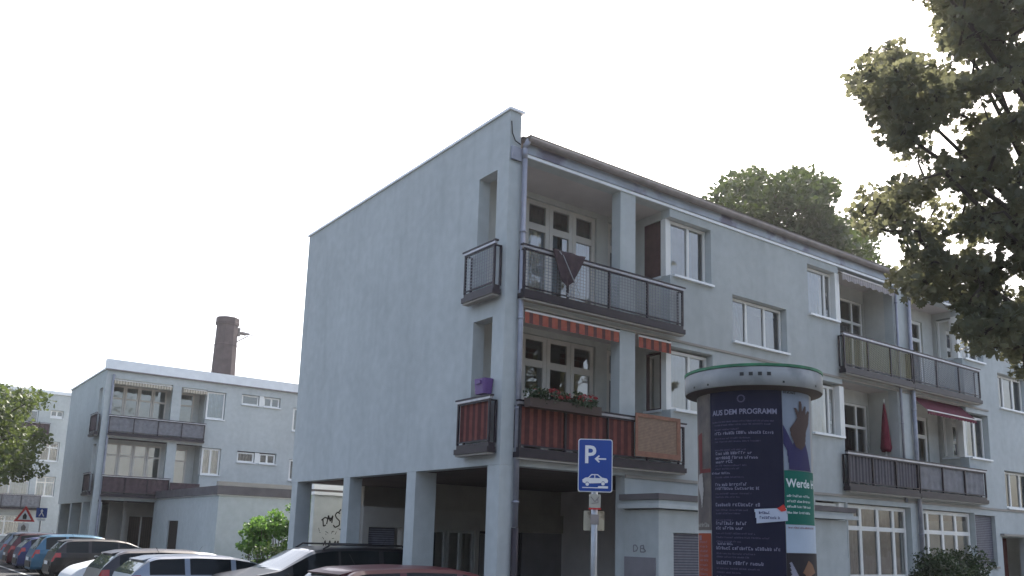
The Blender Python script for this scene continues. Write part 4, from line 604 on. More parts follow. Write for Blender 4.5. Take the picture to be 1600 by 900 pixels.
# ---------------------------------------------------------------- advertising column
LX, LY, LR = -1.05, -6.08, .585
Li = empty('advertising_column', (LX, LY, 0), -0.885, 'round advertising column covered in posters with a wide grey metal cap on the pavement', 'advertising column')
m = MB(); m.lathe((0, 0, 0), [(.66, .0), (.66, .35), (LR+.0, .37), (LR, 3.4)], 64); m.build('column_body', M['concrete'], Li, True)
ccap = mat('cap_metal', (.20, .21, .215), .55, .3, nz=(3, .15), col2=(.27, .28, .28), sc2=2.2, thr=(.5, .6))
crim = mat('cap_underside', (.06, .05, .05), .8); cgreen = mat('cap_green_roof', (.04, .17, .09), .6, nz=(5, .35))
m = MB(); m.lathe((0, 0, 0), [(.702, 3.375), (.71, 3.385), (.71, 3.56), (.702, 3.565)], 72); cap = m.build('cap', ccap, Li, True)
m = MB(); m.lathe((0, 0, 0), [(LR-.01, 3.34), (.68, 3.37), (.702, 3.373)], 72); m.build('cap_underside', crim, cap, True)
m = MB(); m.lathe((0, 0, 0), [(.60, 3.567), (.713, 3.569), (.715, 3.595), (.6, 3.60), (0, 3.60)], 72); m.build('cap_roof', cgreen, cap)
def cylf(R):
    def fn(s, d, z):            # s = arc length to the right of the middle as seen from the street
        t = s/LR; return ((R-d)*math.sin(t), -(R-d)*math.cos(t), z)
    return fn
CF = cylf(LR); 
m = MB()
for x in (-.09, -.0, .09, .18): m.prism([(x-.02-.03, 3.47), (x+.02-.03, 3.47), (x+.02-.03, 3.505), (x-.02-.03, 3.505)], lambda s, d, z: ((.711-d)*math.sin(s/.73), -(.711-d)*math.cos(s/.73), z), -.004, 0)
for x in (-.72, -.5, .3, .75): m.prism([(x-.01, 3.4), (x+.01, 3.4), (x+.01, 3.42), (x-.01, 3.42)], lambda s, d, z: ((.711-d)*math.sin(s/.73), -(.711-d)*math.cos(s/.73), z), -.004, 0)
m.build('cap_vent', M['blackp'], cap)
def S(px): return LR*math.asin(max(-1, min(1, (px-1182)/88.0)))
ZS = 153.5
def Zp(py, px=1182): return 3.37-(py-604)/ZS
def sheet(mb, s0, s1, z0, z1, d):
    n = max(2, int((s1-s0)/.04)); vs = []
    for i in range(n+1): s = s0+(s1-s0)*i/n; vs += [CF(s, d, z0), CF(s, d, z1)]
    mb.add(vs, [(2*i, 2*i+2, 2*i+3, 2*i+1) for i in range(n)])
def cpoly(mb, pts, d):
    """closed outline given in (s,z), laid on the round surface in narrow columns"""
    a = min(p[0] for p in pts); b = max(p[0] for p in pts); n = max(6, int((b-a)/.008)); prev = None
    def spans(s):
        ys = []
        for (x0, y0), (x1, y1) in zip(pts, pts[1:]+pts[:1]):
            if (x0 > s) != (x1 > s): ys.append(y0+(y1-y0)*(s-x0)/(x1-x0))
        ys.sort(); return list(zip(ys[::2], ys[1::2]))
    for i in range(n):
        s0 = a+(b-a)*i/n; s1 = a+(b-a)*(i+1)/n
        for y0, y1 in spans((s0+s1)/2): mb.quad(CF(s0, d, y0), CF(s1, d, y0), CF(s1, d, y1), CF(s0, d, y1))
pm = lambda n, c, **k: mat(n, c, .75, spec=.15, nz=(3, .08), **k)
navy = pm('poster_navy', (.018, .018, .036)); ink = pm('poster_print', (.20, .20, .28)); ink2 = pm('poster_small_print', (.09, .085, .14))
rnd = random.Random(8)
zb = .9
m = MB(); sheet(m, S(1117), S(1222), 1.2, 3.345, -.004); po = m.build('poster', navy, Li); po['label'] = 'tall dark navy programme poster with white print'
m = MB(); put_text(m, 'AUS DEM PROGRAMM', CF, S(1121), Zp(645), .075, S(1214)-S(1121), d=-.009, bold=.002)
rows = [(674, 1124, 1212, .030, 1), (612+93, 1125, 1180, .030, 1), (712, 1125, 1186, .03, 1), (718, 1125, 1152, .03, 1), (753, 1124, 1172, .03, 1), (759, 1124, 1190, .03, 1), (784, 1124, 1188, .034, 1),
        (812, 1124, 1168, .032, 1), (819, 1124, 1164, .032, 1), (849, 1124, 1216, .032, 1), (871, 1124, 1194, .034, 1), (893, 1124, 1190, .03, 1), (735, 1119, 1146, .022, 1), (842, 1126, 1150, .022, 1)]
for y, a, b, h, _ in rows: glyphs(m, CF, S(a), S(b), Zp(y+2), h, rnd, -.009)
m.build('poster_print', ink, po)
m = MB()
for y, a, b in [(655, 1121, 1210), (660, 1124, 1206), (667, 1124, 1160), (681, 1124, 1178), (686, 1124, 1190), (699, 1124, 1170), (723, 1124, 1170), (728, 1124, 1160), (741, 1124, 1166), (766, 1124, 1176), (771, 1124, 1160), (791, 1124, 1170), (796, 1124, 1160), (806, 1124, 1150), (826, 1124, 1180), (832, 1124, 1200), (838, 1124, 1160), (856, 1124, 1180), (861, 1124, 1170), (878, 1124, 1186), (884, 1124, 1160)]:
    glyphs(m, CF, S(a), S(b), Zp(y+2), .016, rnd, -.009)
for k in range(14):
    t = k*2*PI/14; s = S(1163)+.034*math.cos(t); z = Zp(621)+.034*math.sin(t); m.quad(*[CF(s+a, -.009, z+b) for a, b in ((-.008, -.006), (.008, -.006), (.008, .006), (-.008, .006))])
m.build('small_print', ink2, po)
# poster of a raised arm in violet, green band with white lettering
m = MB(); sheet(m, S(1222)+.002, S(1264), Zp(730), 3.345, -.005); p2 = m.build('poster', pm('poster_pale', (.22, .25, .30)), Li); p2['label'] = 'pale poster with a raised arm in a violet sleeve'
m = MB(); cpoly(m, [(S(x), Zp(y)) for x, y in [(1222, 660), (1228, 672), (1236, 690), (1242, 676), (1252, 676), (1258, 700), (1262, 729), (1230, 729), (1227, 700), (1222, 690)]], -.010); m.build('sleeve', pm('poster_violet', (.04, .036, .095)), p2)
m = MB(); cpoly(m, [(S(x), Zp(y)) for x, y in [(1232, 666), (1240, 654), (1243, 648), (1240, 636), (1238, 634), (1242, 633), (1246, 640), (1247, 622), (1250, 622), (1251, 638), (1255, 628), (1257, 629), (1256, 642), (1260, 634), (1262, 636), (1260, 656), (1256, 668), (1254, 690), (1248, 698), (1240, 694), (1233, 676)]], -.014); m.build('arm', pm('poster_arm', (.075, .05, .045)), p2)
m = MB(); glyphs(m, CF, S(1224), S(1243), Zp(612), .03, rnd, -.010); m.build('poster_print', M['blackp'], p2)
m = MB(); sheet(m, S(1222)+.002, S(1267), Zp(811), Zp(730)-.002, -.006); p3 = m.build('poster', pm('poster_green', (.012, .115, .085)), Li); p3['label'] = 'green poster reading Werde in white'
m = MB(); put_text(m, 'Werde H', CF, S(1224), Zp(755), .115, S(1265.5)-S(1224), d=-.011, bold=.003)
for y in (770, 778, 786, 795): glyphs(m, CF, S(1225), S(1260), Zp(y), .022, rnd, -.011)
m.build('poster_print', pm('print_pale', (.55, .62, .62)), p3)
m = MB(); sheet(m, S(1222)+.004, S(1268), Zp(853), Zp(811)-.003, -.007); p4 = m.build('poster', pm('poster_blank', (.36, .42, .50)), Li); p4['label'] = 'blank bluish white notice'
m = MB(); glyphs(m, CF, S(1226), S(1264), Zp(817), .018, rnd, -.012); m.build('poster_print', pm('print_rust', (.2, .07, .06)), p4)
m = MB(); sheet(m, S(1222)+.002, S(1269), 1.2, Zp(853)-.003, -.006); p5 = m.build('poster', pm('poster_dark', (.03, .026, .03)), Li); p5['label'] = 'dark poster with a pale feathered shape and a warm toned figure'
m = MB()
for k in range(6): cpoly(m, [(S(1242)-.01*k, Zp(905)), (S(1226)+.004*k, Zp(868+k*6)), (S(1229)+.004*k, Zp(866+k*6)), (S(1243), Zp(896))], -.010-.0006*k)
m.build('feathers', pm('feather_print', (.24, .24, .30)), p5)
m = MB(); cpoly(m, [(S(x), Zp(y)) for x, y in [(1247, 905), (1249, 885), (1245, 882), (1250, 872), (1254, 864), (1260, 870), (1264, 882), (1258, 886), (1259, 905)]], -.010); m.build('figure', pm('figure_print', (.20, .11, .07)), p5)
# strip posters at the left edge
m = MB(); sheet(m, S(1096), S(1116.5), Zp(822), 3.34, -.004); p6 = m.build('poster', pm('poster_greybrown', (.085, .075, .075), col2=(.16, .14, .12), sc2=4, thr=(.4, .7)), Li); p6['label'] = 'torn grey brown poster with red lettering'
m = MB(); cpoly(m, [(S(1100), Zp(733)), (S(1117), Zp(733)), (S(1117), Zp(727)), (S(1104), Zp(727)), (S(1104), Zp(668)), (S(1098), Zp(672))], -.009); m.build('red_print', pm('print_red', (.13, .035, .035)), p6)
m = MB(); cpoly(m, [(S(x), Zp(y)) for x, y in [(1099, 735), (1104, 733), (1106, 760), (1103, 790), (1101, 770), (1097, 750)]], -.010); glyphs(m, CF, S(1097), S(1115), Zp(817), .04, rnd, -.009); m.build('pale_print', pm('print_pale2', (.3, .29, .28)), p6)
m = MB(); sheet(m, S(1096), S(1116), 1.2, Zp(827), -.005); p7 = m.build('poster', pm('poster_orange', (.24, .055, .03)), Li); p7['label'] = 'orange poster'
m = MB()
for y in range(842, 910, 7): glyphs(m, CF, S(1099), S(1112), Zp(y), .022, rnd, -.010)
m.quad(*[CF(S(1098)+a, -.010, Zp(838)+b) for a, b in ((0, 0), (.07, 0), (.07, .05), (0, .05))]); m.build('poster_print', pm('print_mixed', (.22, .14, .16)), p7)
# sticker
m = MB(); q = [(1179, 790), (1224, 787), (1225, 806), (1182, 811)]; cpoly(m, [(S(x), Zp(y)) for x, y in q], -.013); p8 = m.build('sticker', pm('sticker_white', (.42, .46, .55)), Li)
m = MB(); cpoly(m, [(S(x), Zp(y)) for x, y in [(1210, 788), (1215, 785), (1219, 782), (1222, 786), (1223, 791), (1216, 793)]], -.018); m.build('red_star', pm('sticker_red', (.5, .05, .04)), p8)
m = MB(); glyphs(m, CF, S(1185), S(1200), Zp(797), .026, rnd, -.018); glyphs(m, CF, S(1186), S(1216), Zp(804), .026, rnd, -.018); m.build('print', pm('sticker_print', (.05, .05, .12)), p8)
# ---------------------------------------------------------------- parking sign
Sg = empty('parking_sign', (-1.488, -4.067, 0), -0.631644, 'blue parking sign with letter P and arrow on a grey pole', 'traffic sign')
m = MB(); m.tube((-.0, .04, 0), (-.0, .04, 3.0), .038, 16); m.build('pole', M['galv'], Sg, True)
def rrect(x0, x1, z0, z1, r, n=5):
    out = []
    for cx, cz, a in ((x1-r, z1-r, 0), (x0+r, z1-r, 90), (x0+r, z0+r, 180), (x1-r, z0+r, 270)):
        for k in range(n+1): t = math.radians(a+90*k/n); out.append((cx+r*math.cos(t), cz+r*math.sin(t)))
    return out
F0 = lambda u, d, v: (u, d, v)
m = MB(); m.prism(rrect(-.208, .208, 2.385, 3.025, .03), F0, -.012, -.004); bd = m.build('sign_board', M['signwhite'], Sg)
m = MB(); m.prism(rrect(-.198, .198, 2.395, 3.015, .024), F0, -.016, -.0125); m.build('blue_field', M['signblue'], bd)
m = MB(); put_text(m, 'P', F0, -.125, 2.735, .30, .135, d=-.0185, bold=.006)
arrow = lambda u, v: [(u, v), (u+.05, v+.045), (u+.065, v+.035), (u+.04, v+.009), (u+.14, v+.009), (u+.14, v-.009), (u+.04, v-.009), (u+.065, v-.035), (u+.05, v-.045)]
m.prism(arrow(-.01, 2.785), F0, -.019, -.0175)
car = [(-.15, 2.50), (-.155, 2.53), (-.12, 2.555), (-.085, 2.56), (-.045, 2.60), (.03, 2.60), (.085, 2.56), (.14, 2.55), (.155, 2.525), (.15, 2.50), (.12, 2.495), (.105, 2.515), (.085, 2.515), (.07, 2.495), (-.07, 2.487), (-.085, 2.507), (-.105, 2.507), (-.12, 2.487)]
m.prism(car, F0, -.019, -.0175)
for cx, cz in ((-.095, 2.478), (.095, 2.488)): m.prism([(cx+.021*math.cos(t*PI/6), cz+.021*math.sin(t*PI/6)) for t in range(12)], F0, -.0195, -.0175)
m.prism([(-.155, 2.432), (.155, 2.432), (.155, 2.458), (.04, 2.458), (.03, 2.442), (-.155, 2.442)], F0, -.019, -.0175)
m.build('sign_symbols', M['signwhite'], bd)
m = MB(); m.prism([(-.075, 2.553), (-.042, 2.588), (-.01, 2.588), (-.01, 2.553)], F0, -.0208, -.0193); m.prism([(.0, 2.553), (.0, 2.588), (.028, 2.588), (.065, 2.553)], F0, -.0208, -.0193); m.build('car_windows', M['signblue'], bd)
m = MB(); m.prism(rrect(-.07, .07, 2.20, 2.36, .006), F0, -.010, -.003); st = m.build('small_plate', pm('plate_grey', (.38, .37, .33)), Sg)
m = MB(); stroke(m, [(-.05, 2.33), (.0, 2.27), (.05, 2.33)], F0, .012, -.011); stroke(m, [(-.04, 2.25), (.04, 2.26), (.03, 2.31)], F0, .010, -.011); m.build('plate_print', M['gutter'], st)
m = MB(); m.box(-.075, .075, -.011, -.003, 2.178, 2.197); m.build('red_strip', M['signred'], st)
m = MB(); m.prism(rrect(-.125, .125, 1.93, 2.165, .01), F0, .079, .085); st = m.build('back_plate', pm('plate_cream', (.40, .37, .29), col2=(.2, .17, .13), sc2=8, thr=(.5, .6)), Sg)
m = MB(); m.box(-.05, .05, .0, .001, 2.0, 2.12); m.build('pole_sticker', M['gutter'], Sg)
for z in (2.5, 2.9): m = MB(); m.box(-.055, .055, -.004, .085, z, z+.03); m.build('clamp', M['galv'], Sg)
# far warning sign and blue sign
W = empty('warning_sign', (-1.30, 43.2, 0), -.2, 'red bordered triangular warning sign with white plate on a post before the third block', 'traffic sign')
m = MB(); m.tube((0, .05, 0), (0, .05, 2.8), .035); m.build('pole', M['galv'], W)
m = MB(); m.prism([(-.52, 1.98), (.52, 1.98), (0, 2.86)], F0, -.02, 0); t = m.build('sign_board', M['signred'], W)
m = MB(); m.prism([(-.33, 2.08), (.33, 2.08), (0, 2.64)], F0, -.03, -.021); m.build('white_field', M['signwhite'], t)
m = MB(); m.prism([(-.09, 2.12), (.09, 2.12), (.1, 2.3), (0, 2.46), (-.1, 2.3)], F0, -.04, -.031); m.build('symbol', M['blackp'], t)
m = MB(); m.box(-.27, .27, -.02, 0, 1.08, 1.9); p = m.build('lower_plate', M['signwhite'], W)
m = MB(); m.prism([(-.10, 1.5), (.10, 1.5), (.12, 1.7), (0, 1.84), (-.12, 1.7)], F0, -.03, -.021); m.box(-.18, .18, -.03, -.021, 1.2, 1.32); m.build('symbol', M['gutter'], p)
W = empty('pedestrian_sign', (-.55, 42.8, 0), -.15, 'small blue sign on a grey post right of the triangular warning sign', 'traffic sign')
m = MB(); m.tube((0, .05, 0), (0, .05, 2.75), .045); m.build('pole', M['galv'], W)
m = MB(); m.box(-.27, .27, -.02, 0, 2.22, 2.76); b = m.build('sign_board', M['signblue'], W)
m = MB(); m.prism([(-.03, 2.5), (.03, 2.5), (.07, 2.6), (0, 2.7), (-.07, 2.6)], F0, -.03, -.021); m.prism([(-.14, 2.3), (-.09, 2.3), (0, 2.47), (.09, 2.3), (.14, 2.3), (.03, 2.52), (-.03, 2.52)], F0, -.031, -.022); m.box(-.2, .2, -.03, -.021, 2.06, 2.18); m.build('symbol', M['signwhite'], b)
# ---------------------------------------------------------------- things on the balconies
m = MB(); n = 16; rows_ = 12; vs = []
for j in range(rows_+1):
    t = j/rows_
    for i in range(n+1):
        s = i/n; a = .86+.05*t*6*.16+(.0+.20*t)*(1-s)*0; w0 = .85+.17*t; w1 = 1.62-.32*t if t < .9 else 1.34
        x = w0+(w1-w0)*s; z = 6.985-.66*t+(.10*(1-abs(2*s-1))*0-.10*abs(2*s-1)*(t**2))*-1+.02*math.sin(s*9)*t
        vs.append((x, -.245-.018*math.sin(s*14+t*2)-.02*t, z))
m.add(vs, [(j*(n+1)+i, j*(n+1)+i+1, (j+1)*(n+1)+i+1, (j+1)*(n+1)+i) for j in range(rows_) for i in range(n)])
o = m.build('laundry', M['cloth'], None, True)
md = o.modifiers.new('s', 'SOLIDIFY'); md.thickness = .012
tag(o, 'dark garment hung to dry over the upper balcony rail near the corner', 'laundry')
Dr = empty('clothes_airer', (1.25, -.30, 6.0), label='small folding wire clothes airer hooked on the outside of the upper balcony', cat='clothes airer')
m = MB(); m.tube((-.22, -.03, .88), (.18, -.05, .18), .008, 6); m.tube((.2, -.03, .55), (-.12, -.05, .12), .008, 6); m.tube((-.25, -.03, .88), (-.25, .06, .98), .008, 6); m.build('frame', M['galv'], Dr)
m = MB(); m.tube((-.2, -.04, .18), (.22, -.04, .16), .006, 6); m.tube((-.16, -.05, .12), (.2, -.05, .10), .006, 6); m.build('rod', M['galv'], Dr)
# purple tub
Wc = empty('plastic_tub', (-.10, .42, 4.27), label='purple plastic tub standing on the rail of the lower side balcony', cat='tub')
m = MB(); ho = rrect(-.11, .11, -.17, .17, .05); hi = rrect(-.10, .10, -.16, .16, .045); n = len(ho); vs = []
for z, k in ((0, .84), (.27, 1.0)):
    vs += [(a*k, b*k, z-(.045*max(0, 1-abs(b)/.09) if z > 0 and a < -.05 else 0)) for a, b in ho]
vs += [(a, b, .265) for a, b in hi]+[(a*.84, b*.84, .02) for a, b in hi]
m.add(vs, [(i, (i+1) % n, n+(i+1) % n, n+i) for i in range(n)]+[(n+i, n+(i+1) % n, 2*n+(i+1) % n, 2*n+i) for i in range(n)]+[(2*n+i, 2*n+(i+1) % n, 3*n+(i+1) % n, 3*n+i) for i in range(n)]+[tuple(range(3*n, 4*n)), tuple(range(n-1, -1, -1))])
m.build('tub', M['purple'], Wc)
m = MB(); m.box(-.13, -.10, -.07, .07, .215, .235); m.box(-.13, -.11, -.07, .07, .17, .215); m.build('handle', M['purple'], Wc)
# closed parasol
U = empty('closed_parasol', (12.42, .30, 3.3), label='folded crimson parasol standing on the balcony beside the party wall', cat='parasol')
m = MB(); n = 16; prof = [(.02, 2.28), (.04, 2.1), (.075, 1.8), (.11, 1.4), (.14, 1.08), (.11, .98), (.05, 1.0)]; vs = []
for r, z in prof:
    for i in range(n): t = 2*PI*i/n; rr = r*(1 if i % 2 else .72); vs.append((rr*math.cos(t), rr*math.sin(t), z))
m.add(vs, [(j*n+i, j*n+(i+1) % n, (j+1)*n+(i+1) % n, (j+1)*n+i) for j in range(len(prof)-1) for i in range(n)]); m.build('canopy', M['umb'], U, True)
m = MB(); m.tube((0, 0, .05), (0, 0, 2.36), .02); m.build('pole', M['white'], U)
m = MB(); m.lathe((0, 0, 0), [(0, 0), (.24, 0), (.24, .06), (.05, .1), (0, .1)], 20); m.build('base', M['concrete'], U)
# ---------------------------------------------------------------- foliage
def leaf_cloud(mb, centers, rad, per, size, rnd, squash=.75, lobes=5):
    for (cx, cy, cz) in centers:
        k = rnd.uniform(.75, 1.2)
        for _ in range(int(per*k)):
            # points thrown into the clump, denser near a few twigs
            while True:
                x, y, z = rnd.uniform(-1, 1), rnd.uniform(-1, 1), rnd.uniform(-1, 1)
                if x*x+y*y+z*z <= 1: break
            p = Vector((cx+x*rad*k*1.15, cy+y*rad*k*1.15, cz+z*rad*k*squash))
            nn = Vector((rnd.gauss(0, .7), rnd.gauss(0, .7), rnd.gauss(.5, .6))).normalized(); a = nn.orthogonal().normalized()
            a.rotate(Matrix.Rotation(rnd.uniform(0, 6.28), 3, nn)); b = nn.cross(a); s = size*rnd.uniform(.6, 1.3)
            if lobes == 5:
                pts = [(0, -.5), (.28, -.32), (.5, -.1), (.27, .0), (.36, .34), (.1, .24), (0, .55), (-.1, .24), (-.36, .34), (-.27, .0), (-.5, -.1), (-.28, -.32)]
            else: pts = [(0, -.5), (.3, -.15), (.25, .2), (0, .55), (-.25, .2), (-.3, -.15)]
            mb.add([p+a*(u*s)+b*(v*s)+nn*(-.25*abs(u)*s) for u, v in pts], [tuple(range(len(pts)))])
def tree(name, base, fork, centers, rad, per, size, leafm, label, cat, trunk_r=.25, seed=1, lobes=5, group=None, limbs=9, twig=.012):
    rnd = random.Random(seed); root = empty(name, base, label=label, cat=cat, group=group); B0 = Vector(base)
    loc = [(c[0]-base[0], c[1]-base[1], c[2]-base[2]) for c in centers]
    m = MB(); leaf_cloud(m, loc, rad, per, size, rnd, lobes=lobes); m.build('crown', leafm, root)
    m = MB(); F = Vector(fork)-B0
    m.path([(0, 0, 0), (F.x*.15, F.y*.1, F.z*.35), (F.x*.6, F.y*.6, F.z*.75), tuple(F)], [trunk_r*1.25, trunk_r, trunk_r*.85, trunk_r*.7], 14); m.build('trunk', M['bark'], root, True)
    # limbs: group clumps by nearest seed clump
    seeds = rnd.sample(loc, min(limbs, len(loc))); m = MB()
    mids = []
    for s_ in seeds:
        s_ = Vector(s_); mid = F.lerp(s_, .5)+Vector((rnd.uniform(-.4, .4), rnd.uniform(-.4, .4), rnd.uniform(0, .6)))
        m.path([tuple(F), tuple(F.lerp(mid, .5)+Vector((0, 0, .2))), tuple(mid), tuple(s_)], [trunk_r*.5, trunk_r*.36, trunk_r*.26, trunk_r*.12], 8); mids += [mid, s_]
    done = [Vector(t) for t in mids]     # each twig leaves the nearest wood that is closer to the fork
    for c in sorted((Vector(t) for t in loc), key=lambda t: (t-F).length):
        q = min(done, key=lambda t: (t-c).length); h = q.lerp(c, .5)+Vector((rnd.uniform(-.12, .12), rnd.uniform(-.12, .12), rnd.uniform(-.05, .12)))
        m.path([tuple(q), tuple(h), tuple(c)], [twig*2, twig*1.5, twig*.7], 5); done.append(c); done.append(h)
    m.build('branch', M['bark'], root, True)
    return root
def bush(name, base, w_, d_, h, n, rad, per, size, leafm, label, cat, seed, lobes=4, group=None):
    rnd = random.Random(seed); cs = []
    for _ in range(n):
        t = rnd.uniform(0, 2*PI); r = math.sqrt(rnd.random()); z = rnd.random()**.8
        k = 1-.45*z; cs.append((base[0]+w_*k*r*math.cos(t), base[1]+d_*k*r*math.sin(t), base[2]+.15+h*z*rnd.uniform(.8, 1.05)))
    root = empty(name, base, label=label, cat=cat, group=group); loc = [(c[0]-base[0], c[1]-base[1], c[2]-base[2]) for c in cs]
    m = MB(); leaf_cloud(m, loc, rad, per, size, rnd, lobes=lobes); m.build('foliage', leafm, root)
    m = MB()
    for c in loc: m.path([(c[0]*.2, c[1]*.2, 0), (c[0]*.7, c[1]*.7, c[2]*.55), c], [.02, .014, .006], 5)
    m.build('stem', M['bark'], root); return root
tree('maple_tree', (9.6, -7.0, 0), (9.2, -6.8, 4.2), CL_A, .24, 46, .12, M['leafA'], 'large dark backlit maple whose branches hang in front of the block at upper right', 'tree', .19, 2, limbs=14)
tree('linden_tree', (28.5, 14.5, 0), (28.5, 14.5, 9), CL_B, .85, 150, .30, M['leafB'], 'green tree rising behind the roof of the nearest block', 'tree', .4, 3, lobes=4, twig=.03)
tree('street_tree', (-6.2, 36.5, 0), (-5.6, 36.3, 3.2), CL_C, .75, 150, .22, M['leafC'], 'leafy street tree at the far left in front of the distant block', 'tree', .25, 4, lobes=4, twig=.02)
bush('shrub', (4.2, 20.6, 0), 1.7, .8, 2.3, 46, .34, 120, .15, M['leafD'], 'bright sunlit green shrub behind the low hedge between the two blocks', 'shrub', 5)
bush('shrub', (5.3, 20.2, 0), 1.0, .8, 3.0, 26, .36, 120, .15, M['leafD'], 'taller bright green shrub seen beside the farthest pillar', 'shrub', 6)
bush('shrub', (10.9, -2.0, 0), 1.7, .75, 1.6, 70, .28, 150, .07, M['leafE'], 'dark rounded shrub in front of the ground floor windows at lower right', 'shrub', 7)
def hedge(base, L, d, h, label, seed, rz=0):
    rnd = random.Random(seed); root = empty('hedge', base, rz, label, 'hedge'); cs = []
    n = int(L*d*h*9)
    for _ in range(n): cs.append((rnd.uniform(0, L), rnd.uniform(-d/2, d/2), rnd.uniform(.1, h)))
    m = MB(); leaf_cloud(m, cs, .3, 70, .11, rnd, lobes=4, squash=.9); m.build('foliage', M['leafH'], root)
    m = MB()
    for k in range(int(L/.4)): m.tube((k*.4+.2, 0, 0), (k*.4+.2+rnd.uniform(-.1, .1), 0, h*.8), .02, 5)
    m.build('stem', M['bark'], root)
hedge((2.6, 19.4, 0), 4.2, .8, 1.25, 'low dark clipped hedge in front of the bright shrubs', 3)
hedge((-12, 50, 0), 10, 1.2, 1.3, 'clipped hedge along the third block at the left edge', 4)
rnd = random.Random(21); cs = []
for bx, by in [(-30, -26), (-20, -34), (-8, -36), (4, -38), (16, -36), (28, -33), (40, -30), (-38, -12), (-42, 4), (-44, 20), (-44, 36)]:
    for _ in range(46):
        u, v_, w_ = rnd.gauss(0, 1), rnd.gauss(0, 1), rnd.gauss(0, 1); L_ = math.sqrt(u*u+v_*v_+w_*w_); k = rnd.random()**.4
        cs.append((bx+u/L_*4.6*k, by+v_/L_*4.6*k, 6.2+w_/L_*4.2*k))
m = MB(); leaf_cloud(m, cs, 1.5, 60, .8, rnd, lobes=4)
for bx, by in [(-30, -26), (-20, -34), (-8, -36), (4, -38), (16, -36), (28, -33), (40, -30), (-38, -12), (-42, 4), (-44, 20), (-44, 36)]: m.tube((bx, by, 0), (bx, by, 6), .3, 8)
o = m.build('tree_line', M['leafB']); tag(o, 'dense row of trees across the street, mirrored in the ground floor windows', 'trees', kind='stuff')
# geraniums in planters on the lower balcony
Fl = empty('flower_box', (.30, -.33, 4.02), label='long planter of red geraniums hung on the lower corner balcony rail', cat='flower box')
m = MB(); m.box(0, 1.62, -.09, .09, 0, .16); m.build('planter', M['planter'], Fl)
rnd = random.Random(11); cs = [(rnd.uniform(.05, 1.6), rnd.uniform(-.1, .1), rnd.uniform(.12, .30)) for _ in range(60)]
m = MB(); leaf_cloud(m, cs, .09, 26, .055, rnd, lobes=4); m.build('foliage', M['leafE'], Fl)
m = MB(); leaf_cloud(m, [(rnd.uniform(.05, 1.55), rnd.uniform(-.12, .05), rnd.uniform(.22, .38)) for _ in range(24)], .045, 22, .035, rnd, lobes=4); m.build('blossom', M['flower'], Fl)
# ---------------------------------------------------------------- cars
def lerp_prof(pr, x):
    for (a, b), (c, d) in zip(pr, pr[1:]):
        if a <= x <= c: t = (x-a)/(c-a) if c > a else 0; return b+(d-b)*t
    return pr[-1][1]
tyre = mat('tyre_rubber', (.018, .018, .018), .85); rimm = mat('alloy_rim', (.35, .36, .38), .3, .8); trim = mat('black_trim', (.016, .016, .018), .5)
cglass = mat('car_glass', (.010, .013, .015), .03, spec=.5); cglass.node_tree.nodes['Principled BSDF'].inputs['IOR'].default_value = 1.28
wglass = mat('windscreen_glass', (.05, .065, .07), .04, spec=.6); wglass.node_tree.nodes['Principled BSDF'].inputs['IOR'].default_value = 1.75
tail = mat('tail_lamp_red', (.30, .015, .015), .2, spec=.6); lampw = mat('lamp_clear', (.55, .56, .58), .12, spec=.8)
def paint(n, c, met=.3): 
    m = mat(n, c, .35, met, spec=.35); b = m.node_tree.nodes['Principled BSDF']; b.inputs['Coat Weight'].default_value = .3; b.inputs['Coat Roughness'].default_value = .06; return m
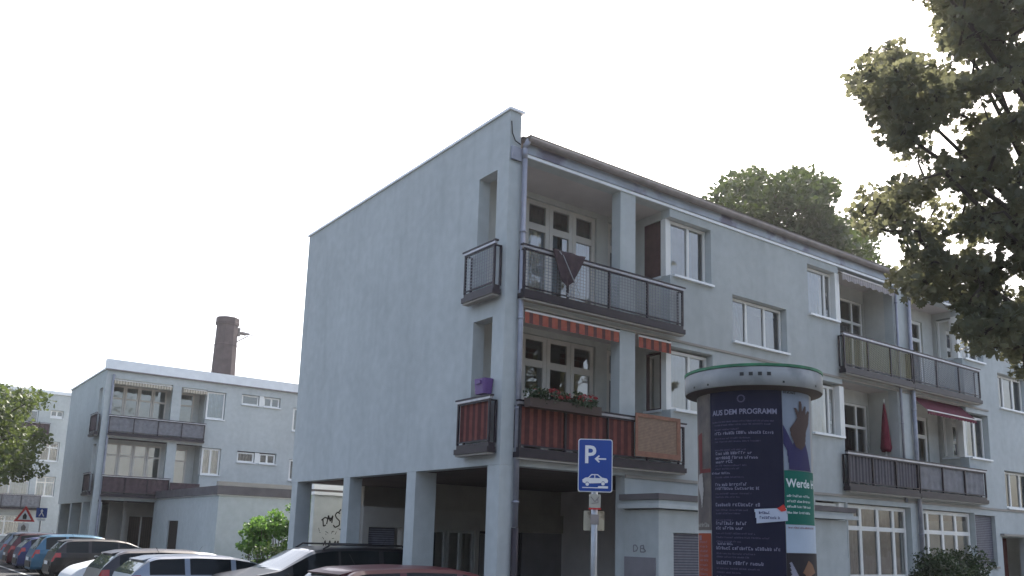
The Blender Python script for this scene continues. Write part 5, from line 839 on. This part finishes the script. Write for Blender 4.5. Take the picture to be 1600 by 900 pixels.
def make_car(loc, rz, label, pm_, L=4.1, W=1.7, H=1.45, top=None, belt=.93, kind='hatch', rails=False, group='cars parked in a row beside the blocks', rf=.70):
    """x runs from the tail (0) to the nose (L); front and rear glass are taken out of the shell as parts"""
    root = empty('parked_car', loc, rz, label, 'car', group)
    if kind == 'hatch': pr = [(0, .62), (.03, .80), (.08, belt+.02), (.36, H-.10), (.55, H-.03), (1.3, H), (2.0, H-.02), (2.35, H-.08), (3.05, belt+.08), (3.7, belt-.10), (L-.15, .72), (L-.03, .60), (L, .45)]; ws, rs = (2.33, 3.07), (.08, .40)
    elif kind == 'suv': pr = [(0, .62), (.03, .9), (.08, belt+.05), (.28, H-.10), (.5, H-.02), (1.4, H), (2.2, H-.02), (2.55, H-.08), (3.2, belt+.12), (3.9, belt-.02), (L-.12, .80), (L-.02, .62), (L, .45)]; ws, rs = (2.53, 3.24), (.08, .30)
    else: pr = [(0, .6), (.03, .85), (.12, .93), (.6, 1.0), (1.2, H-.08), (1.6, H-.01), (2.2, H), (2.6, H-.08), (3.3, belt+.07), (4.0, belt-.10), (L-.15, .72), (L-.02, .58), (L, .45)]; ws, rs = (2.58, 3.32), (.62, 1.22)
    N = 84; xs_ = [L*i/N for i in range(N+1)]; rings = []
    for x in xs_:
        zt = lerp_prof(pr, x); zt = (zt+lerp_prof(pr, max(0, x-.05))+lerp_prof(pr, min(L, x+.05)))/3
        e = min(x, L-x); wN = W/2*(1-.16*max(0, 1-e/.45)**2); b = min(belt, zt-.02); g = max(0, zt-b); k = min(1, g/.42)
        we = wN*(.95-(.95-rf)*k); wr = [(wN*.86, .24), (wN*.97, .32), (wN, .55), (wN*.99, b-.14 if b > .75 else b-.04), (wN*.955, b), (wN*.94, b+g*.04)]
        for t in (.3, .6, .86): wr.append((wN*.94+(we-wN*.94)*t, b+g*t))
        wr += [(we*.93, b+g*.96), (we*.75, zt-.004*k), (we*.4, zt+.008*k), (0, zt+.012*k)]
        h = [(y, min(z, zt+.012) if zt > .34 else min(z, zt)) for y, z in wr]
        rings.append([(x, -y, z) for y, z in h]+[(x, y, z) for y, z in h[-2::-1]])
    n = len(rings[0]); half = (n-1)//2; body = MB(); gl = {'windscreen': MB(), 'rear_window': MB(), 'side_window': MB(), 'side_window2': MB(), 'tail_lamp': MB(), 'tail_lamp2': MB(), 'headlight': MB(), 'headlight2': MB()}
    cab0, cab1 = (.42, 2.95) if kind != 'sedan' else (.95, 3.1)
    pills = [1.12, 2.02] if kind != 'sedan' else [1.62, 2.42]
    for i in range(N):
        for j in range(n-1):
            q = [rings[i][j], rings[i+1][j], rings[i+1][j+1], rings[i][j+1]]; xm = (xs_[i]+xs_[i+1])/2; jj = j if j < half else n-2-j; key = None
            if jj >= 8 and ws[0] < xm < ws[1]-.02: key = 'windscreen'
            elif jj >= 8 and rs[0] < xm < rs[1]: key = 'rear_window'
            elif 5 <= jj <= 7 and cab0 < xm < cab1 and min(abs(xm-p) for p in pills) > .045:
                zt = lerp_prof(pr, xm)
                if zt-belt > .16: key = 'side_window' if j < half else 'side_window2'
            if not key and jj in (3, 4) and xm < .24: key = 'tail_lamp' if j < half else 'tail_lamp2'
            if not key and jj == 3 and L-.5 < xm < L-.1: key = 'headlight' if j < half else 'headlight2'
            (gl[key] if key else body).quad(*q)
    body.quad(*rings[0][::-1]); body.quad(*rings[-1])
    ctr = lambda mb: [setattr(mb, 'v', [(x-L/2, y, z) for x, y, z in mb.v])]
    ctr(body); bo = body.build('body', pm_, root, True)
    for k, mb in gl.items():
        if mb.v: ctr(mb); mb.build(k.rstrip('2'), tail if 'tail' in k else (lampw if 'head' in k else (cglass if 'side' in k else wglass)), root, True)
    for sy in (-1, 1):
        for wx in (.72, L-.78):
            y = sy*W/2; 
            m = MB(); m.tube((0, sy*.012, 0), (0, -sy*.2, 0), .37, 28); m.build('wheel_arch', trim, root, loc=(wx-L/2, y, .34))
            m = MB(); m.tube((0, sy*.018, 0), (0, -sy*.19, 0), .31, 28); wh = m.build('wheel', tyre, root, loc=(wx-L/2, y, .31))
            m = MB()
            for a in range(8):
                t = a*PI/4; m.prism([(.04*math.cos(t+1.2), .04*math.sin(t+1.2)), (.2*math.cos(t+.16), .2*math.sin(t+.16)), (.2*math.cos(t-.16), .2*math.sin(t-.16)), (.04*math.cos(t-1.2), .04*math.sin(t-1.2))], lambda u, d, v: (u, d, v), sy*.02, sy*.034)
            m.lathe((0, 0, 0), [(.2, 0), (.225, .006)], 4) if False else None
            m.build('rim', rimm, wh)
        m = MB(); m.add([(L/2-1.28+.0, sy*(W/2+.02), .93), (L/2-1.12, sy*(W/2+.02), .93), (L/2-1.12, sy*(W/2+.17), .96), (L/2-1.24, sy*(W/2+.17), .96),
                         (L/2-1.28, sy*(W/2+.02), 1.05), (L/2-1.14, sy*(W/2+.02), 1.05), (L/2-1.15, sy*(W/2+.16), 1.08), (L/2-1.24, sy*(W/2+.17), 1.08)],
                        [(0,1,2,3),(7,6,5,4),(0,4,5,1),(1,5,6,2),(2,6,7,3),(3,7,4,0)]); m.build('mirror', pm_, root)
        for hx in (1.3, 2.2): m = MB(); m.box(hx-L/2, hx-L/2+.16, sy*(W/2-.01), sy*(W/2+.02), .80, .83); m.build('door_handle', pm_, root)
    m = MB(); m.box(-L/2-.03, -L/2+.02, -W/2+.25, W/2-.25, .32, .52); m.build('bumper', trim, root)
    m = MB(); m.box(-L/2-.045, -L/2-.032, -.26, .26, .55, .66); m.build('number_plate', M['signwhite'], root)
    if rails:
        for sy in (-1, 1):
            m = MB(); y = sy*W/2*(rf-.02); m.path([(-L/2+.55, y, H-.05), (-L/2+.65, y, H+.03), (-L/2+2.2, y, H+.03), (-L/2+2.35, y, H-.06)], [.018]*4, 8); m.build('roof_rail', trim, root, True)
    if kind == 'hatch': m = MB(); m.prism([(-L/2+.30, H-.10), (-L/2+.58, H-.035), (-L/2+.58, H-.07), (-L/2+.32, H-.125)], lambda u, d, v: (u, d, v), -W/2*.6, W/2*.6); m.build('roof_spoiler', pm_, root)
    m = MB(); m.tube((-L/2+.75, 0, H), (-L/2+.66, 0, H+.14), .004, 5); m.build('aerial', trim, root)
    return root
pblack = paint('paint_black', (.010, .010, .013), 0); pdark = paint('paint_plum_black', (.006, .005, .007), 0); psil = paint('paint_silver', (.19, .225, .28), .5)
pred = paint('paint_dark_red', (.06, .006, .012), 0); pblue = paint('paint_blue', (.035, .11, .18)); pwh = paint('paint_white', (.62, .64, .66), 0); pnavy = paint('paint_navy', (.02, .03, .10)); pgraph = paint('paint_graphite', (.022, .02, .028), 0)
make_car((-1.85, -1.15, 0), .0, 'dark red parked car nearest to the corner pillar, only its roof in view', pred, 4.1, 1.7, 1.40, rf=.74)
make_car((-1.2, 4.4, 0), PI, 'black estate car with roof rails facing the road between two pillars', pblack, 4.3, 1.74, 1.57, kind='suv', belt=1.0, rails=True, rf=.78)
make_car((-2.35, 6.3, 0), 0, 'silver hatchback parked between the black estate and the dark hatchback', psil, 4.2, 1.70, 1.31, rf=.72)
make_car((-2.5, 8.6, 0), 0, 'dark graphite hatchback with red tail lamp right of the white car', pgraph, 4.0, 1.7, 1.36, rf=.76)
make_car((-2.45, 12.0, 0), PI, 'white car facing the road, half hidden behind the dark hatchback', pwh, 4.0, 1.68, 1.24)
bc = make_car((-1.25, 20.9, 0), 0, 'black car with white lettering on its doors', pdark, 4.3, 1.72, 1.40)
m = MB(); FB = lambda u, d, v: (u, -.865+d, v); rnd = random.Random(4)
glyphs(m, FB, -.9, .25, .82, .05, rnd, -.006); glyphs(m, FB, .55, 1.35, .74, .13, rnd, -.006); glyphs(m, FB, -.3, .75, .42, .08, rnd, -.006); m.build('door_lettering', M['signwhite'], bc)
make_car((-1.5, 24.6, 0), 0, 'light blue hatchback behind the black car', pblue, 3.9, 1.68, 1.5)
make_car((-1.6, 27.6, 0), 0, 'small dark navy car between the light blue and the maroon car', pnavy, 3.8, 1.62, 1.36)
make_car((-1.5, 30.6, 0), 0, 'maroon car parked before the last silver one', pred, 4.0, 1.68, 1.48)
make_car((-1.3, 34.4, 0), 0, 'pale silver car at the far left end of the row', psil, 4.1, 1.7, 1.48)
# ---------------------------------------------------------------- haze added in place of lens glare
hm = bpy.data.materials.new('glare_haze'); hm.use_nodes = True; hn = hm.node_tree; hn.nodes.remove(hn.nodes['Principled BSDF'])
pv = hn.nodes.new('ShaderNodeVolumePrincipled'); pv.inputs['Color'].default_value = (.92, .93, .96, 1); pv.inputs['Density'].default_value = .0003; pv.inputs['Anisotropy'].default_value = .6
hn.links.new(pv.outputs[0], hn.nodes['Material Output'].inputs['Volume'])
m = MB(); m.box(-70, 75, -60, 125, -1.2, 29); o = m.build('haze', hm); tag(o, 'thin added haze standing in for the lens glare', 'haze', kind='stuff')
